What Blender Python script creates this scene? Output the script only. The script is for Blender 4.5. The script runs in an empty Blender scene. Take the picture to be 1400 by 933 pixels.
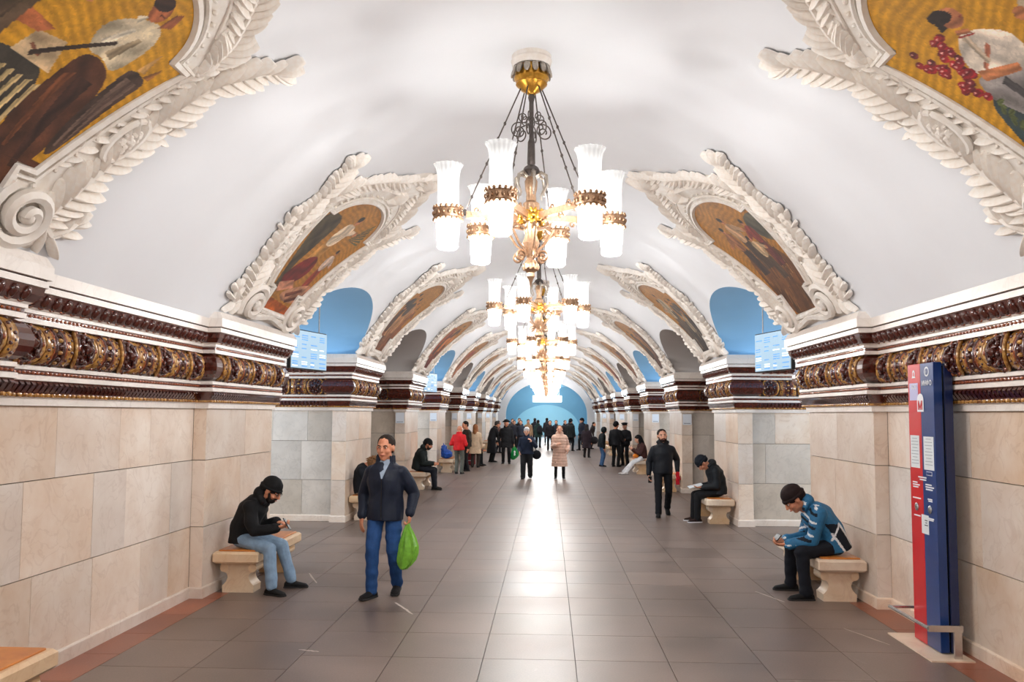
import bpy, bmesh, math, random
import numpy as np
from mathutils import Matrix, Vector
from math import sin, cos, pi, radians, sqrt, asin, atan2
random.seed(7)
sc = bpy.context.scene
C = sc.collection
# ------------------------------------------------------------------ camera, world, exposure
cam_d = bpy.data.cameras.new('camera'); cam = bpy.data.objects.new('camera', cam_d); C.objects.link(cam)
F_PX = 1110.0
cam_d.sensor_width = 36.0; cam_d.lens = 36.0*F_PX/1400.0; cam_d.clip_end = 400
PITCH_UP = radians(3.8)
cam_d.shift_y = (99.5-F_PX*math.tan(PITCH_UP))/1400.0
cam.matrix_world = (Matrix.Translation((0.15, 0, 1.95)) @ Matrix.Rotation(radians(2.58), 4, 'Z')
                    @ Matrix.Rotation(pi/2+PITCH_UP, 4, 'X') @ Matrix.Rotation(radians(0.3), 4, 'Z'))
sc.camera = cam
world = bpy.data.worlds.new('world'); sc.world = world; world.use_nodes = True
world.node_tree.nodes['Background'].inputs[0].default_value = (0.9, 0.95, 1, 1)
world.node_tree.nodes['Background'].inputs[1].default_value = 0.02
vs = sc.view_settings
vs.view_transform = 'Standard'; vs.look = 'None'; vs.gamma = 1.0; vs.use_curve_mapping = False; vs.exposure = 0.38
LAMP_UP, LAMP_DN = 11.0, 82.0      # each shade's two lamps, watts
PLAT_W = 360.0         # platform hall lamps
sc.cycles.max_bounces = 6; sc.cycles.diffuse_bounces = 4; sc.cycles.glossy_bounces = 3; sc.cycles.transparent_max_bounces = 12
sc.cycles.caustics_reflective = False; sc.cycles.caustics_refractive = False; sc.cycles.use_adaptive_sampling = True; sc.cycles.adaptive_threshold = .035

# ------------------------------------------------------------------ helpers
class MB:
    """collects triangles/quads; build() links them as one mesh object"""
    def __init__(s): s.v = []; s.f = []; s.m = []
    def add(s, vs, fs, m=0):
        o = len(s.v); s.v.extend([tuple(p) for p in vs]); s.f.extend([tuple(i+o for i in f) for f in fs]); s.m.extend([m]*len(fs)); return s
    def join(s, o, mat=None):
        vs = o.v if mat is None else [tuple(mat @ Vector(p)) for p in o.v]
        k = len(s.v); s.v.extend(vs); s.f.extend([tuple(i+k for i in f) for f in o.f]); s.m.extend(o.m); return s
    def box(s, c, d, m=0, rot=None):
        x, y, z = d[0]/2, d[1]/2, d[2]/2
        vs = [Vector((sx*x, sy*y, sz*z)) for sx in (-1, 1) for sy in (-1, 1) for sz in (-1, 1)]
        if rot is not None: vs = [rot @ v for v in vs]
        c = Vector(c)
        return s.add([v+c for v in vs], [(0,1,3,2),(4,6,7,5),(0,4,5,1),(2,3,7,6),(0,2,6,4),(1,5,7,3)], m)
    def bbox(s, c, d, b, m=0):
        """box with chamfered vertical and horizontal edges"""
        x, y, z = d[0]/2, d[1]/2, d[2]/2
        rings = []
        for zz, k in ((-z, b), (-z+b, 0), (z-b, 0), (z, b)):
            X, Y = x-k, y-k; bb = b*.6
            rings.append([(c[0]+px, c[1]+py, c[2]+zz) for px, py in ((-X+bb,-Y),(X-bb,-Y),(X,-Y+bb),(X,Y-bb),(X-bb,Y),(-X+bb,Y),(-X,Y-bb),(-X,-Y+bb))])
        return s.rings(rings, m)
    def rings(s, R, m=0, caps=True, closed=False):
        n = len(R[0]); vs = [p for r in R for p in r]; fs = []
        L = len(R)
        for i in range(L if closed else L-1):
            a, b = i*n, ((i+1) % L)*n
            for j in range(n):
                k = (j+1) % n
                fs.append((a+j, a+k, b+k, b+j))
        if caps and not closed:
            fs.append(tuple(range(n))[::-1]); fs.append(tuple((L-1)*n+j for j in range(n)))
        return s.add(vs, fs, m)
    def tube(s, pts, r, n=8, m=0, closed=False, flat=1.0):
        pts = [Vector(p) for p in pts]; L = len(pts)
        rs = r if isinstance(r, (list, tuple)) else [r]*L
        R = []; up = None
        for i in range(L):
            if closed: t = pts[(i+1) % L]-pts[i-1]
            else: t = pts[min(i+1, L-1)]-pts[max(i-1, 0)]
            t.normalize()
            if up is None:
                up = Vector((0,0,1)) if abs(t.z) < .9 else Vector((1,0,0))
            a = t.cross(up)
            if a.length < 1e-6: a = t.orthogonal()
            a.normalize(); b = a.cross(t); up = b
            R.append([pts[i]+(a*cos(2*pi*j/n)+b*sin(2*pi*j/n)*flat)*rs[i] for j in range(n)])
        return s.rings(R, m, closed=closed)
    def lathe(s, prof, n=16, c=(0,0,0), m=0, axis=None):
        R = [[(c[0]+r*cos(2*pi*j/n), c[1]+r*sin(2*pi*j/n), c[2]+z) for j in range(n)] for r, z in prof]
        return s.rings(R, m)
    def ell(s, c, rad, n=12, k=8, rot=None, m=0):
        vs = []; fs = []
        c = Vector(c)
        for i in range(1, k):
            a = pi*i/k
            for j in range(n):
                b = 2*pi*j/n
                p = Vector((rad[0]*sin(a)*cos(b), rad[1]*sin(a)*sin(b), -rad[2]*cos(a)))
                vs.append(c+(rot @ p if rot is not None else p))
        p0 = Vector((0,0,-rad[2])); p1 = Vector((0,0,rad[2]))
        vs.append(c+(rot @ p0 if rot is not None else p0)); vs.append(c+(rot @ p1 if rot is not None else p1))
        for i in range(k-2):
            for j in range(n):
                q = (j+1) % n
                fs.append((i*n+j, i*n+q, (i+1)*n+q, (i+1)*n+j))
        A = (k-1)*n
        for j in range(n):
            q = (j+1) % n
            fs.append((A, q, j)); fs.append((A+1, (k-2)*n+j, (k-2)*n+q))
        return s.add(vs, fs, m)
    def cap(s, p, q, r1, r2, n=10, m=0):
        """tapered capsule"""
        p = Vector(p); q = Vector(q); t = (q-p); L = t.length
        if L < 1e-6: return s.ell(p, (r1, r1, r1), n, 6, m=m)
        t.normalize(); a = t.orthogonal().normalized(); b = t.cross(a)
        R = []
        for k in range(1, 5):
            g = pi/2*(k/4); R.append((p-t*r1*cos(g), r1*sin(g)))
        for k in range(0, 4):
            g = pi/2*(k/4); R.append((q+t*r2*sin(g), r2*cos(g)))
        return s.rings([[c+(a*cos(2*pi*j/n)+b*sin(2*pi*j/n))*max(r, 1e-4) for j in range(n)] for c, r in R], m)
    def mesh(s, name, mats, smooth=True):
        me = bpy.data.meshes.new(name); me.from_pydata([tuple(v) for v in s.v], [], s.f)
        for mm in (mats if isinstance(mats, (list, tuple)) else [mats]): me.materials.append(mm)
        if any(s.m): me.polygons.foreach_set('material_index', s.m)
        me.polygons.foreach_set('use_smooth', [bool(smooth)]*len(s.f))
        me.update(); return me
    def build(s, name, mats, parent=None, smooth=True, angle=35):
        me = s.mesh(name, mats, smooth)
        if smooth and angle:
            try: me.set_sharp_from_angle(angle=radians(angle))
            except Exception: pass
        return link(name, me, parent)

def link(name, me, parent=None, mat=None):
    o = bpy.data.objects.new(name, me); C.objects.link(o)
    if parent is not None: o.parent = parent
    if mat is not None: o.matrix_local = mat
    return o
def empty(name, loc=(0,0,0), rz=0.0):
    o = bpy.data.objects.new(name, None); C.objects.link(o); o.location = loc; o.rotation_euler = (0,0,rz); o.empty_display_size = .1
    return o
def tag(o, label=None, cat=None, group=None, kind=None):
    if label: o['label'] = label
    if cat: o['category'] = cat
    if group: o['group'] = group
    if kind: o['kind'] = kind
    return o
def struct(o): o['kind'] = 'structure'; return o
KIDS = {}
def kids_of(root):
    """{object: its children} of one finished thing, read once"""
    if root.name not in KIDS:
        m = {}
        for o in bpy.data.objects:
            if o.parent is not None: m.setdefault(o.parent.name, []).append(o)
        keep = {}; todo = [root.name]
        while todo:
            n = todo.pop(); keep[n] = m.get(n, []); todo += [c.name for c in keep[n]]
        KIDS[root.name] = keep
    return KIDS[root.name]
def copy_tree(o, parent=None, kids=None):
    kids = kids_of(o) if kids is None else kids
    c = o.copy(); C.objects.link(c); c.parent = parent
    for ch in kids.get(o.name, ()): copy_tree(ch, c, kids)
    return c
def fix_normals(me):
    bm = bmesh.new(); bm.from_mesh(me); bmesh.ops.recalc_face_normals(bm, faces=bm.faces); bm.to_mesh(me); bm.free(); return me

# ------------------------------------------------------------------ materials
def node(nt, t, **kw):
    n = nt.nodes.new(t)
    for k, v in kw.items(): setattr(n, k, v)
    return n
def srgb(r, g, b):
    f = lambda c: (c/255/12.92) if c/255 <= .04045 else ((c/255+.055)/1.055)**2.4
    return (f(r), f(g), f(b))
MAT = {}
def mat(name, col, rough=.5, metal=0.0, var=0.0, scale=6.0, bump=0.0, rnd=0.0, spec=.5, col2=None, coat=0.0, det=5.0, emit=None, emit_s=0.0, world=False):
    """principled material: col mixed with col2 (or a darker col) by noise; rnd = per-object tint spread"""
    m = bpy.data.materials.new(name); m.use_nodes = True; nt = m.node_tree; b = nt.nodes['Principled BSDF']; L = nt.links
    b.inputs['Roughness'].default_value = rough; b.inputs['Metallic'].default_value = metal
    b.inputs['Specular IOR Level'].default_value = spec; b.inputs['Coat Weight'].default_value = coat
    b.inputs['Base Color'].default_value = (*col, 1)
    MAT[name] = m
    if emit: b.inputs['Emission Color'].default_value = (*emit, 1); b.inputs['Emission Strength'].default_value = emit_s
    out = None
    if var or bump or col2:
        if world: tc = node(nt, 'ShaderNodeNewGeometry').outputs['Position']
        else: tc = node(nt, 'ShaderNodeTexCoord').outputs['Object']
        nz = node(nt, 'ShaderNodeTexNoise'); nz.inputs['Scale'].default_value = scale; nz.inputs['Detail'].default_value = det; nz.inputs['Roughness'].default_value = .6
        L.new(tc, nz.inputs['Vector'])
        rp = node(nt, 'ShaderNodeValToRGB')
        c2 = col2 or tuple(c*(1-var) for c in col)
        rp.color_ramp.elements[0].color = (*c2, 1); rp.color_ramp.elements[1].color = (*col, 1)
        rp.color_ramp.elements[0].position = .35; rp.color_ramp.elements[1].position = .62
        L.new(nz.outputs['Fac'], rp.inputs['Fac']); out = rp.outputs['Color']
        if bump:
            bp = node(nt, 'ShaderNodeBump'); bp.inputs['Strength'].default_value = bump; bp.inputs['Distance'].default_value = .01
            L.new(nz.outputs['Fac'], bp.inputs['Height']); L.new(bp.outputs['Normal'], b.inputs['Normal'])
    if rnd:
        oi = node(nt, 'ShaderNodeObjectInfo'); hs = node(nt, 'ShaderNodeHueSaturation')
        mr = node(nt, 'ShaderNodeMapRange'); mr.inputs['To Min'].default_value = 1-rnd; mr.inputs['To Max'].default_value = 1+rnd
        L.new(oi.outputs['Random'], mr.inputs['Value']); L.new(mr.outputs['Result'], hs.inputs['Value'])
        if out is None: hs.inputs['Color'].default_value = (*col, 1)
        else: L.new(out, hs.inputs['Color'])
        out = hs.outputs['Color']
    if out is not None: L.new(out, b.inputs['Base Color'])
    return m

def marble_mat(name, cA, cB, cV, rough=.32, per_obj=True, stain=0.0):
    """veined marble; the pattern shifts from slab to slab"""
    m = bpy.data.materials.new(name); m.use_nodes = True; nt = m.node_tree; b = nt.nodes['Principled BSDF']; L = nt.links
    b.inputs['Roughness'].default_value = rough
    geo = node(nt, 'ShaderNodeNewGeometry'); oi = node(nt, 'ShaderNodeObjectInfo')
    ad = node(nt, 'ShaderNodeVectorMath', operation='ADD'); sc_ = node(nt, 'ShaderNodeVectorMath', operation='SCALE')
    cmb = node(nt, 'ShaderNodeCombineXYZ')
    for i in range(3): L.new(oi.outputs['Random'], cmb.inputs[i])
    L.new(cmb.outputs[0], sc_.inputs[0]); sc_.inputs['Scale'].default_value = 37.0 if per_obj else 0.0
    L.new(geo.outputs['Position'], ad.inputs[0]); L.new(sc_.outputs[0], ad.inputs[1])
    n1 = node(nt, 'ShaderNodeTexNoise'); n1.inputs['Scale'].default_value = 1.6; n1.inputs['Detail'].default_value = 6; n1.inputs['Roughness'].default_value = .62
    n2 = node(nt, 'ShaderNodeTexNoise'); n2.inputs['Scale'].default_value = 3.2; n2.inputs['Detail'].default_value = 8; n2.inputs['Distortion'].default_value = 1.6
    L.new(ad.outputs[0], n1.inputs['Vector']); L.new(ad.outputs[0], n2.inputs['Vector'])
    r1 = node(nt, 'ShaderNodeValToRGB'); e = r1.color_ramp.elements
    e[0].position = .33; e[0].color = (*cB, 1); e[1].position = .66; e[1].color = (*cA, 1)
    L.new(n1.outputs['Fac'], r1.inputs['Fac'])
    r2 = node(nt, 'ShaderNodeValToRGB'); e = r2.color_ramp.elements     # thin veins where the noise crosses .5
    e[0].position = .47; e[0].color = (0,0,0,1); e[1].position = .5; e[1].color = (1,1,1,1); q = e.new(.53); q.color = (0,0,0,1)
    L.new(n2.outputs['Fac'], r2.inputs['Fac'])
    mulv = node(nt, 'ShaderNodeMath', operation='MULTIPLY'); mulv.inputs[1].default_value = .3
    n3 = node(nt, 'ShaderNodeTexNoise'); n3.inputs['Scale'].default_value = 2.1; L.new(ad.outputs[0], n3.inputs['Vector'])
    mm = node(nt, 'ShaderNodeMath', operation='MULTIPLY'); L.new(r2.outputs['Color'], mm.inputs[0]); L.new(n3.outputs['Fac'], mm.inputs[1])
    L.new(mm.outputs[0], mulv.inputs[0])
    mx = node(nt, 'ShaderNodeMix', data_type='RGBA'); L.new(mulv.outputs[0], mx.inputs['Factor']); L.new(r1.outputs['Color'], mx.inputs['A']); mx.inputs['B'].default_value = (*cV, 1)
    hs = node(nt, 'ShaderNodeHueSaturation'); mr = node(nt, 'ShaderNodeMapRange'); mr.inputs['To Min'].default_value = .88; mr.inputs['To Max'].default_value = 1.08
    L.new(oi.outputs['Random'], mr.inputs['Value']); L.new(mr.outputs['Result'], hs.inputs['Value']); L.new(mx.outputs['Result'], hs.inputs['Color'])
    ms = node(nt, 'ShaderNodeMapRange'); ms.inputs['To Min'].default_value = .75; ms.inputs['To Max'].default_value = 1.3
    fr = node(nt, 'ShaderNodeMath', operation='FRACT'); m7 = node(nt, 'ShaderNodeMath', operation='MULTIPLY'); m7.inputs[1].default_value = 7.31
    L.new(oi.outputs['Random'], m7.inputs[0]); L.new(m7.outputs[0], fr.inputs[0]); L.new(fr.outputs[0], ms.inputs['Value']); L.new(ms.outputs['Result'], hs.inputs['Saturation'])
    L.new(hs.outputs['Color'], b.inputs['Base Color'])
    MAT[name] = m; return m

marble_mat('marble', srgb(238,224,210), srgb(220,196,174), srgb(160,118,84))
marble_mat('marble_cool', srgb(218,208,196), srgb(196,186,174), srgb(128,118,108))
marble_mat('marble_white', srgb(240,232,224), srgb(224,212,202), srgb(170,150,135))
marble_mat('bench_marble', srgb(236,214,186), srgb(214,180,144), srgb(170,120,80), rough=.4)
mat('floor_bed', srgb(46,38,34), .9, world=True, var=.3)
mat('mortar', srgb(120,100,84), .9, world=True, var=.3)
mat('plaster', srgb(240,242,246), .75, var=.03, scale=.7, world=True)
mat('stucco', srgb(246,241,234), .65, col2=srgb(234,224,212), scale=9, bump=.15)
mat('stucco_leaf', srgb(248,243,236), .6, col2=srgb(243,233,222), scale=7, rnd=.06)
mat('blue_glow_tint', srgb(146,200,242), .7, var=.05, scale=.6, world=True)
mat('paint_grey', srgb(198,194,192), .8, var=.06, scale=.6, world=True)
mat('end_blue', srgb(142,190,214), .7, var=.06, scale=.5, world=True)
mat('end_pale', srgb(190,226,234), .8, var=.05, scale=.5, world=True)
mat('ceramic_dark', srgb(84,34,24), .16, var=.45, scale=18, spec=.7, coat=.5, rnd=.1)
mat('ceramic_gold', srgb(196,146,72), .2, col2=srgb(120,70,30), scale=30, spec=.6, coat=.4, rnd=.08)
mat('ceramic_rust', srgb(150,78,44), .2, var=.4, scale=30, spec=.6, coat=.3)
mat('bench_wood', srgb(206,128,52), .35, col2=srgb(176,98,38), scale=3)
mat('steel', srgb(200,198,196), .25, .95, var=.1, scale=40)
mat('black_plastic', srgb(20,20,22), .4)
mat('glass_dark', srgb(12,14,18), .08)

# floor granite: mottled, scuffed, polished
def granite(name, cA, cB, r0, r1, spread):
    m = bpy.data.materials.new(name); m.use_nodes = True; nt = m.node_tree; b = nt.nodes['Principled BSDF']; L = nt.links
    geo = node(nt, 'ShaderNodeNewGeometry'); oi = node(nt, 'ShaderNodeObjectInfo')
    n1 = node(nt, 'ShaderNodeTexNoise'); n1.inputs['Scale'].default_value = .9; n1.inputs['Detail'].default_value = 5
    n2 = node(nt, 'ShaderNodeTexNoise'); n2.inputs['Scale'].default_value = 70; n2.inputs['Detail'].default_value = 3
    for n in (n1, n2): L.new(geo.outputs['Position'], n.inputs['Vector'])
    ad = node(nt, 'ShaderNodeMath', operation='ADD'); m2 = node(nt, 'ShaderNodeMath', operation='MULTIPLY'); m2.inputs[1].default_value = .35
    L.new(n2.outputs['Fac'], m2.inputs[0]); L.new(n1.outputs['Fac'], ad.inputs[0]); L.new(m2.outputs[0], ad.inputs[1])
    rp = node(nt, 'ShaderNodeValToRGB'); e = rp.color_ramp.elements; e[0].position = .45; e[0].color = (*cB, 1); e[1].position = .85; e[1].color = (*cA, 1)
    L.new(ad.outputs[0], rp.inputs['Fac'])
    hs = node(nt, 'ShaderNodeHueSaturation'); mr = node(nt, 'ShaderNodeMapRange'); mr.inputs['To Min'].default_value = 1-spread; mr.inputs['To Max'].default_value = 1+spread
    ra = node(nt, 'ShaderNodeMath', operation='ADD'); fr = node(nt, 'ShaderNodeMath', operation='FRACT')
    L.new(oi.outputs['Random'], ra.inputs[0]); L.new(geo.outputs['Random Per Island'], ra.inputs[1]); L.new(ra.outputs[0], fr.inputs[0])
    L.new(fr.outputs[0], mr.inputs['Value']); L.new(mr.outputs['Result'], hs.inputs['Value']); L.new(rp.outputs['Color'], hs.inputs['Color'])
    # pale scuffs
    n3 = node(nt, 'ShaderNodeTexNoise'); n3.inputs['Scale'].default_value = 5.5; n3.inputs['Detail'].default_value = 9; n3.inputs['Distortion'].default_value = .8
    mp = node(nt, 'ShaderNodeMapping'); mp.inputs['Scale'].default_value = (1.0, .45, 1); L.new(geo.outputs['Position'], mp.inputs['Vector']); L.new(mp.outputs[0], n3.inputs['Vector'])
    r3 = node(nt, 'ShaderNodeValToRGB'); e = r3.color_ramp.elements; e[0].position = .68; e[0].color = (0,0,0,1); e[1].position = .78; e[1].color = (.22,.22,.22,1)
    L.new(n3.outputs['Fac'], r3.inputs['Fac'])
    mx = node(nt, 'ShaderNodeMix', data_type='RGBA'); L.new(r3.outputs['Color'], mx.inputs['Factor']); L.new(hs.outputs['Color'], mx.inputs['A']); mx.inputs['B'].default_value = (*srgb(176,160,150), 1)
    L.new(mx.outputs['Result'], b.inputs['Base Color'])
    rr = node(nt, 'ShaderNodeMapRange'); rr.inputs['To Min'].default_value = r0; rr.inputs['To Max'].default_value = r1
    L.new(n1.outputs['Fac'], rr.inputs['Value']); L.new(rr.outputs['Result'], b.inputs['Roughness'])
    b.inputs['Specular IOR Level'].default_value = .6
    MAT[name] = m; return m
granite('granite', srgb(126,108,98), srgb(92,78,70), .30, .5, .09)
granite('granite_red', srgb(158,94,68), srgb(112,58,42), .25, .45, .12)

unit_cube = {}
def cube_obj(name, m, parent, c, d, world=True):
    """a piece: shared cube mesh, scaled"""
    if m not in unit_cube:
        mb = MB(); mb.box((0,0,0), (1,1,1)); unit_cube[m] = mb.mesh('block_'+m, MAT[m], smooth=False)
    o = bpy.data.objects.new(name, unit_cube[m]); C.objects.link(o); o.parent = parent
    o.location = c; o.scale = d
    return o
# ================================================================== THE SETTING
W_REC, W_PIL, W_SIDE, X_BACK = 3.62, 3.48, 3.74, 6.2
PITCH = 6.0; N_PIER = 9
PIERS = [(3.1, 5.15)]+[(8.5+PITCH*k, 10.55+PITCH*k) for k in range(N_PIER)]
Y_BACK, Y_END = -9.0, 62.0
R_V, CZ_V, SPRING, APEX = 3.8056, 1.1944, 3.0, 5.0
PHI_S = asin(3.35/R_V); PHI_LOW = math.acos((2.88-CZ_V)/R_V)
PASS = [(PIERS[k][1]-.06, PIERS[k+1][0]+.06) for k in range(1, N_PIER)] + [(PIERS[N_PIER][1]-.06, Y_END-.02)]
RISE = .86

def pass_height(y):
    for a, b in PASS:
        if a < y < b:
            t = (y-(a+b)/2)/((b-a)/2)
            return SPRING + RISE*sqrt(max(0, 1-t*t))
    return None

# ---- main vault with the lunette cut-outs, one surface
ys = []
y = Y_BACK
edges = sorted([e for p in PASS for e in p])
while y < Y_END-1e-6:
    ys.append(y)
    inp = any(a-.001 <= y < b for a, b in PASS)
    ny = y+(.12 if inp else .5)
    for e in edges:
        if y < e-1e-6 < ny-1e-6: ny = e
    # finer close to the feet of the lunettes
    for a, b in PASS:
        if a-1e-6 <= y < a+.12: ny = min(ny, y+.02)
        if b-.12 < ny <= b+1e-6 and y < b-1e-6: ny = min(ny, max(y+.02, b-.12)) if y < b-.12 else min(y+.02, b)
    y = ny
ys.append(Y_END)
NS = 44
mb = MB(); rows = []
for y in ys:
    hp = pass_height(y)
    phi = PHI_LOW if hp is None else math.acos(min(1, (hp-CZ_V)/R_V))
    r = [(R_V*sin(-phi+2*phi*i/NS), y, CZ_V+R_V*cos(-phi+2*phi*i/NS)) for i in range(NS+1)]
    rows.append(r)
vs_ = [p for r in rows for p in r]; n = NS+1
fs_ = [(i*n+j, i*n+j+1, (i+1)*n+j+1, (i+1)*n+j) for i in range(len(rows)-1) for j in range(NS)]
mb.add(vs_, fs_)
struct(mb.build('ceiling', MAT['plaster'], angle=60))

# ---- platform halls behind the pylons and the vaults of the passages
XC_P, R_P, CZ_P = 8.6, 2.67, 1.83
for s in (-1, 1):
    mb = MB(); rows = []; ysp = [v for v in ys if v > 8]
    ph0 = asin(2.4/R_P)
    for y in ysp:
        hp = pass_height(y)
        phi = ph0 if hp is None else math.acos(min(1, (max(hp, SPRING+.003)-CZ_P)/R_P))
        rows.append([(s*(XC_P-R_P*sin(phi-(phi+ph0)*i/20)), y, CZ_P+R_P*cos(phi-(phi+ph0)*i/20)) for i in range(21)])
    n = 21
    mb.add([p for r in rows for p in r], [(i*n+j, i*n+j+1, (i+1)*n+j+1, (i+1)*n+j) for i in range(len(rows)-1) for j in range(20)])
    struct(mb.build('ceiling', MAT['paint_grey'], angle=60))
    mb = MB(); mb.box((s*11.05, 36, 1.5), (.1, 58, 4.0)); struct(mb.build('wall_platform_'+('left' if s < 0 else 'right'), MAT['marble_cool'], smooth=False))
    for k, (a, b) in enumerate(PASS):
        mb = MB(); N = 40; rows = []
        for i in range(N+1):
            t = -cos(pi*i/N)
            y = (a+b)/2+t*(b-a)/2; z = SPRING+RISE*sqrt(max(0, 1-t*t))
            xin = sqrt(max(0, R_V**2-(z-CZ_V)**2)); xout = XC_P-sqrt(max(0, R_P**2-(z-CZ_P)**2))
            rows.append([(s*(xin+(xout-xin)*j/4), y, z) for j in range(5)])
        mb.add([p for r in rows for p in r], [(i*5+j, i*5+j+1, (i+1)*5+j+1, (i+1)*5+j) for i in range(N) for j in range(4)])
        struct(mb.build('ceiling', MAT['blue_glow_tint' if k % 2 == 0 else 'paint_grey'], angle=60))  # bluish glow in alternate passages is put into the soffit colour
    # lamps of the platform hall
    for y in (12.5, 24.5, 36.5, 48.5):
        ld = bpy.data.lights.new('platform_lamp', 'POINT'); ld.energy = PLAT_W; ld.color = (.93, .97, 1.0); ld.shadow_soft_size = .25
        lo = bpy.data.objects.new('platform_lamp', ld); C.objects.link(lo); lo.location = (s*7.4, y, 2.3)

# ---- walls: cores of the pylons and of the blind bay, facing slabs, baseboards, frieze
def near_path():
    p0, p1 = PIERS[0], PIERS[1]
    return [(-W_REC, Y_BACK), (-W_REC, p0[0]), (-W_PIL, p0[0]), (-W_PIL, p0[1]), (-W_REC, p0[1]), (-W_REC, p1[0]), (-W_PIL, p1[0]), (-W_PIL, p1[1]),
            (-W_SIDE, p1[1]), (-W_SIDE, p1[1]-.12), (-X_BACK, p1[1]-.12)]
def pier_path(k):
    a, b = PIERS[k]
    return [(-X_BACK, a+.12), (-W_SIDE, a+.12), (-W_SIDE, a), (-W_PIL, a), (-W_PIL, b), (-W_SIDE, b), (-W_SIDE, b-.12), (-X_BACK, b-.12)]
def offsets(path):
    """unit mitre vector at each vertex (open space lies to the right of the path)"""
    N = []
    for i in range(len(path)-1):
        dx, dy = path[i+1][0]-path[i][0], path[i+1][1]-path[i][1]; l = math.hypot(dx, dy); N.append((dy/l, -dx/l))
    out = []
    for i in range(len(path)):
        if i == 0: out.append(N[0])
        elif i == len(path)-1: out.append(N[-1])
        else:
            a, b = N[i-1], N[i]; k = 1+a[0]*b[0]+a[1]*b[1]; out.append(((a[0]+b[0])/k, (a[1]+b[1])/k))
    return out
def sweep(mb, path, prof, mats, s):
    off = offsets(path)
    R = [[(-s*(x+p*o[0]) , y+p*o[1], z) for p, z in prof] for (x, y), o in zip(path, off)]
    n = len(prof)
    for j in range(n-1):
        vs_ = []; fs_ = []
        for i, r in enumerate(R): vs_ += [r[j], r[j+1]]
        for i in range(len(R)-1): fs_.append((2*i, 2*i+1, 2*i+3, 2*i+2) if s < 0 else (2*i+2, 2*i+3, 2*i+1, 2*i))
        mb.add(vs_, fs_, mats[j])
# s: -1 left, +1 right.  path x are negative (left); -s*x mirrors for the right
# profile of the entablature: (projection, height), material index per segment (0 white marble, 1 dark ceramic, 2 gold)
ROLL_Z, ROLL_H, ROLL_P0, ROLL_D = 2.425, .135, .055, .11
PROF = [(0.0, 1.99), (.03, 1.99), (.03, 2.045), (.045, 2.05), (.06, 2.075), (.085, 2.165), (.10, 2.17), (.10, 2.205), (.085, 2.21), (.085, 2.24), (.095, 2.245), (.095, 2.275), (.06, 2.285)]
PM = [0, 0, 0, 2, 1, 0, 0, 0, 1, 0, 0, 0]
for i in range(1, 10):
    a = -pi/2+pi*i/10
    PROF.append((ROLL_P0+ROLL_D*cos(a), ROLL_Z+ROLL_H*sin(a))); PM.append(1)
PROF += [(.07, 2.565), (.125, 2.57), (.125, 2.605), (.115, 2.608), (.115, 2.635), (.13, 2.64), (.13, 2.665), (.15, 2.68), (.19, 2.73), (.20, 2.78), (.215, 2.785), (.215, 2.83), (.205, 2.832), (.205, 2.838),
         (.235, 2.84), (.235, 2.93), (.20, 3.0), (-.1, 3.0)]
PM += [1, 0, 0, 0, 1, 0, 0, 0, 1, 1, 0, 0, 1, 1, 0, 0, 0, 0]
FRZ = [MAT['marble_white'], MAT['ceramic_dark'], MAT['ceramic_gold']]

def roll_pt(t, off=0.0):
    """point on the big roll: t in -1..1 from its foot to its top -> (projection, height)"""
    a = t*radians(84)
    return ROLL_P0+(ROLL_D+off)*cos(a), ROLL_Z+(ROLL_H+off)*sin(a)
def P_roll(x, t, off=0.0):
    p, z = roll_pt(t, off); return (x, p, z)

# -- frieze pieces, local: x along the wall, y out of the wall, z up
def medallion_mesh():
    mb = MB()
    for k, (rx, rt, r, m) in enumerate(((.135, .93, .016, 2), (.10, .72, .012, 0))):
        mb.tube([P_roll(rx*cos(2*pi*i/24), rt*sin(2*pi*i/24), .008) for i in range(24)], r, 6, m, closed=True)
    for i in range(12):
        a = 2*pi*i/12; x, p, z = P_roll(.115*cos(a), .82*sin(a), .012); mb.ell((x, p, z), (.016, .016, .02), 6, 4, m=0 if i % 2 else 1)
    for i in range(8):
        a = 2*pi*i/8+.2; x, p, z = P_roll(.066*cos(a), .48*sin(a), .016); mb.ell((x, p, z), (.02, .018, .026), 6, 4, m=0)
    x, p, z = P_roll(0, 0, .02)
    mb.rings([[(.04*cos(2*pi*j/4+pi/4), p-.02, z+.055*sin(2*pi*j/4+pi/4)) for j in range(4)], [(.03*cos(2*pi*j/4+pi/4), p+.02, z+.04*sin(2*pi*j/4+pi/4)) for j in range(4)], [(.002*cos(2*pi*j/4), p+.045, z+.002*sin(2*pi*j/4)) for j in range(4)]], 0)
    return mb.mesh('medallion', [MAT['ceramic_dark'], MAT['ceramic_rust'], MAT['ceramic_gold']])
def lattice_mesh():
    mb = MB(); N = 8; w = .062
    for side in (0,):
        top = []; 
        R = []
        for i in range(N+1):
            t = -.97+1.94*i/N; bow = .03*cos(t*pi/2)
            R.append([P_roll(-w+bow, t, 0), P_roll(-w+bow+.004, t, .012), P_roll(w+bow*.2-.004, t, .012), P_roll(w+bow*.2, t, 0)])
        mb.rings(R, 0)
    for i in range(6):
        t = -.8+1.6*i/5; dx = .028 if i % 2 else -.012
        x, p, z = P_roll(dx, t, .012); mb.ell((x, p, z), (.02, .011, .014), 6, 4, m=1)
        x, p, z = P_roll(dx-.04 if i % 2 else dx+.045, t+.1, .012); mb.ell((x, p, z), (.011, .008, .011), 6, 4, m=1)
    return mb.mesh('gold_lattice', [MAT['ceramic_gold'], MAT['ceramic_dark']])
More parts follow.
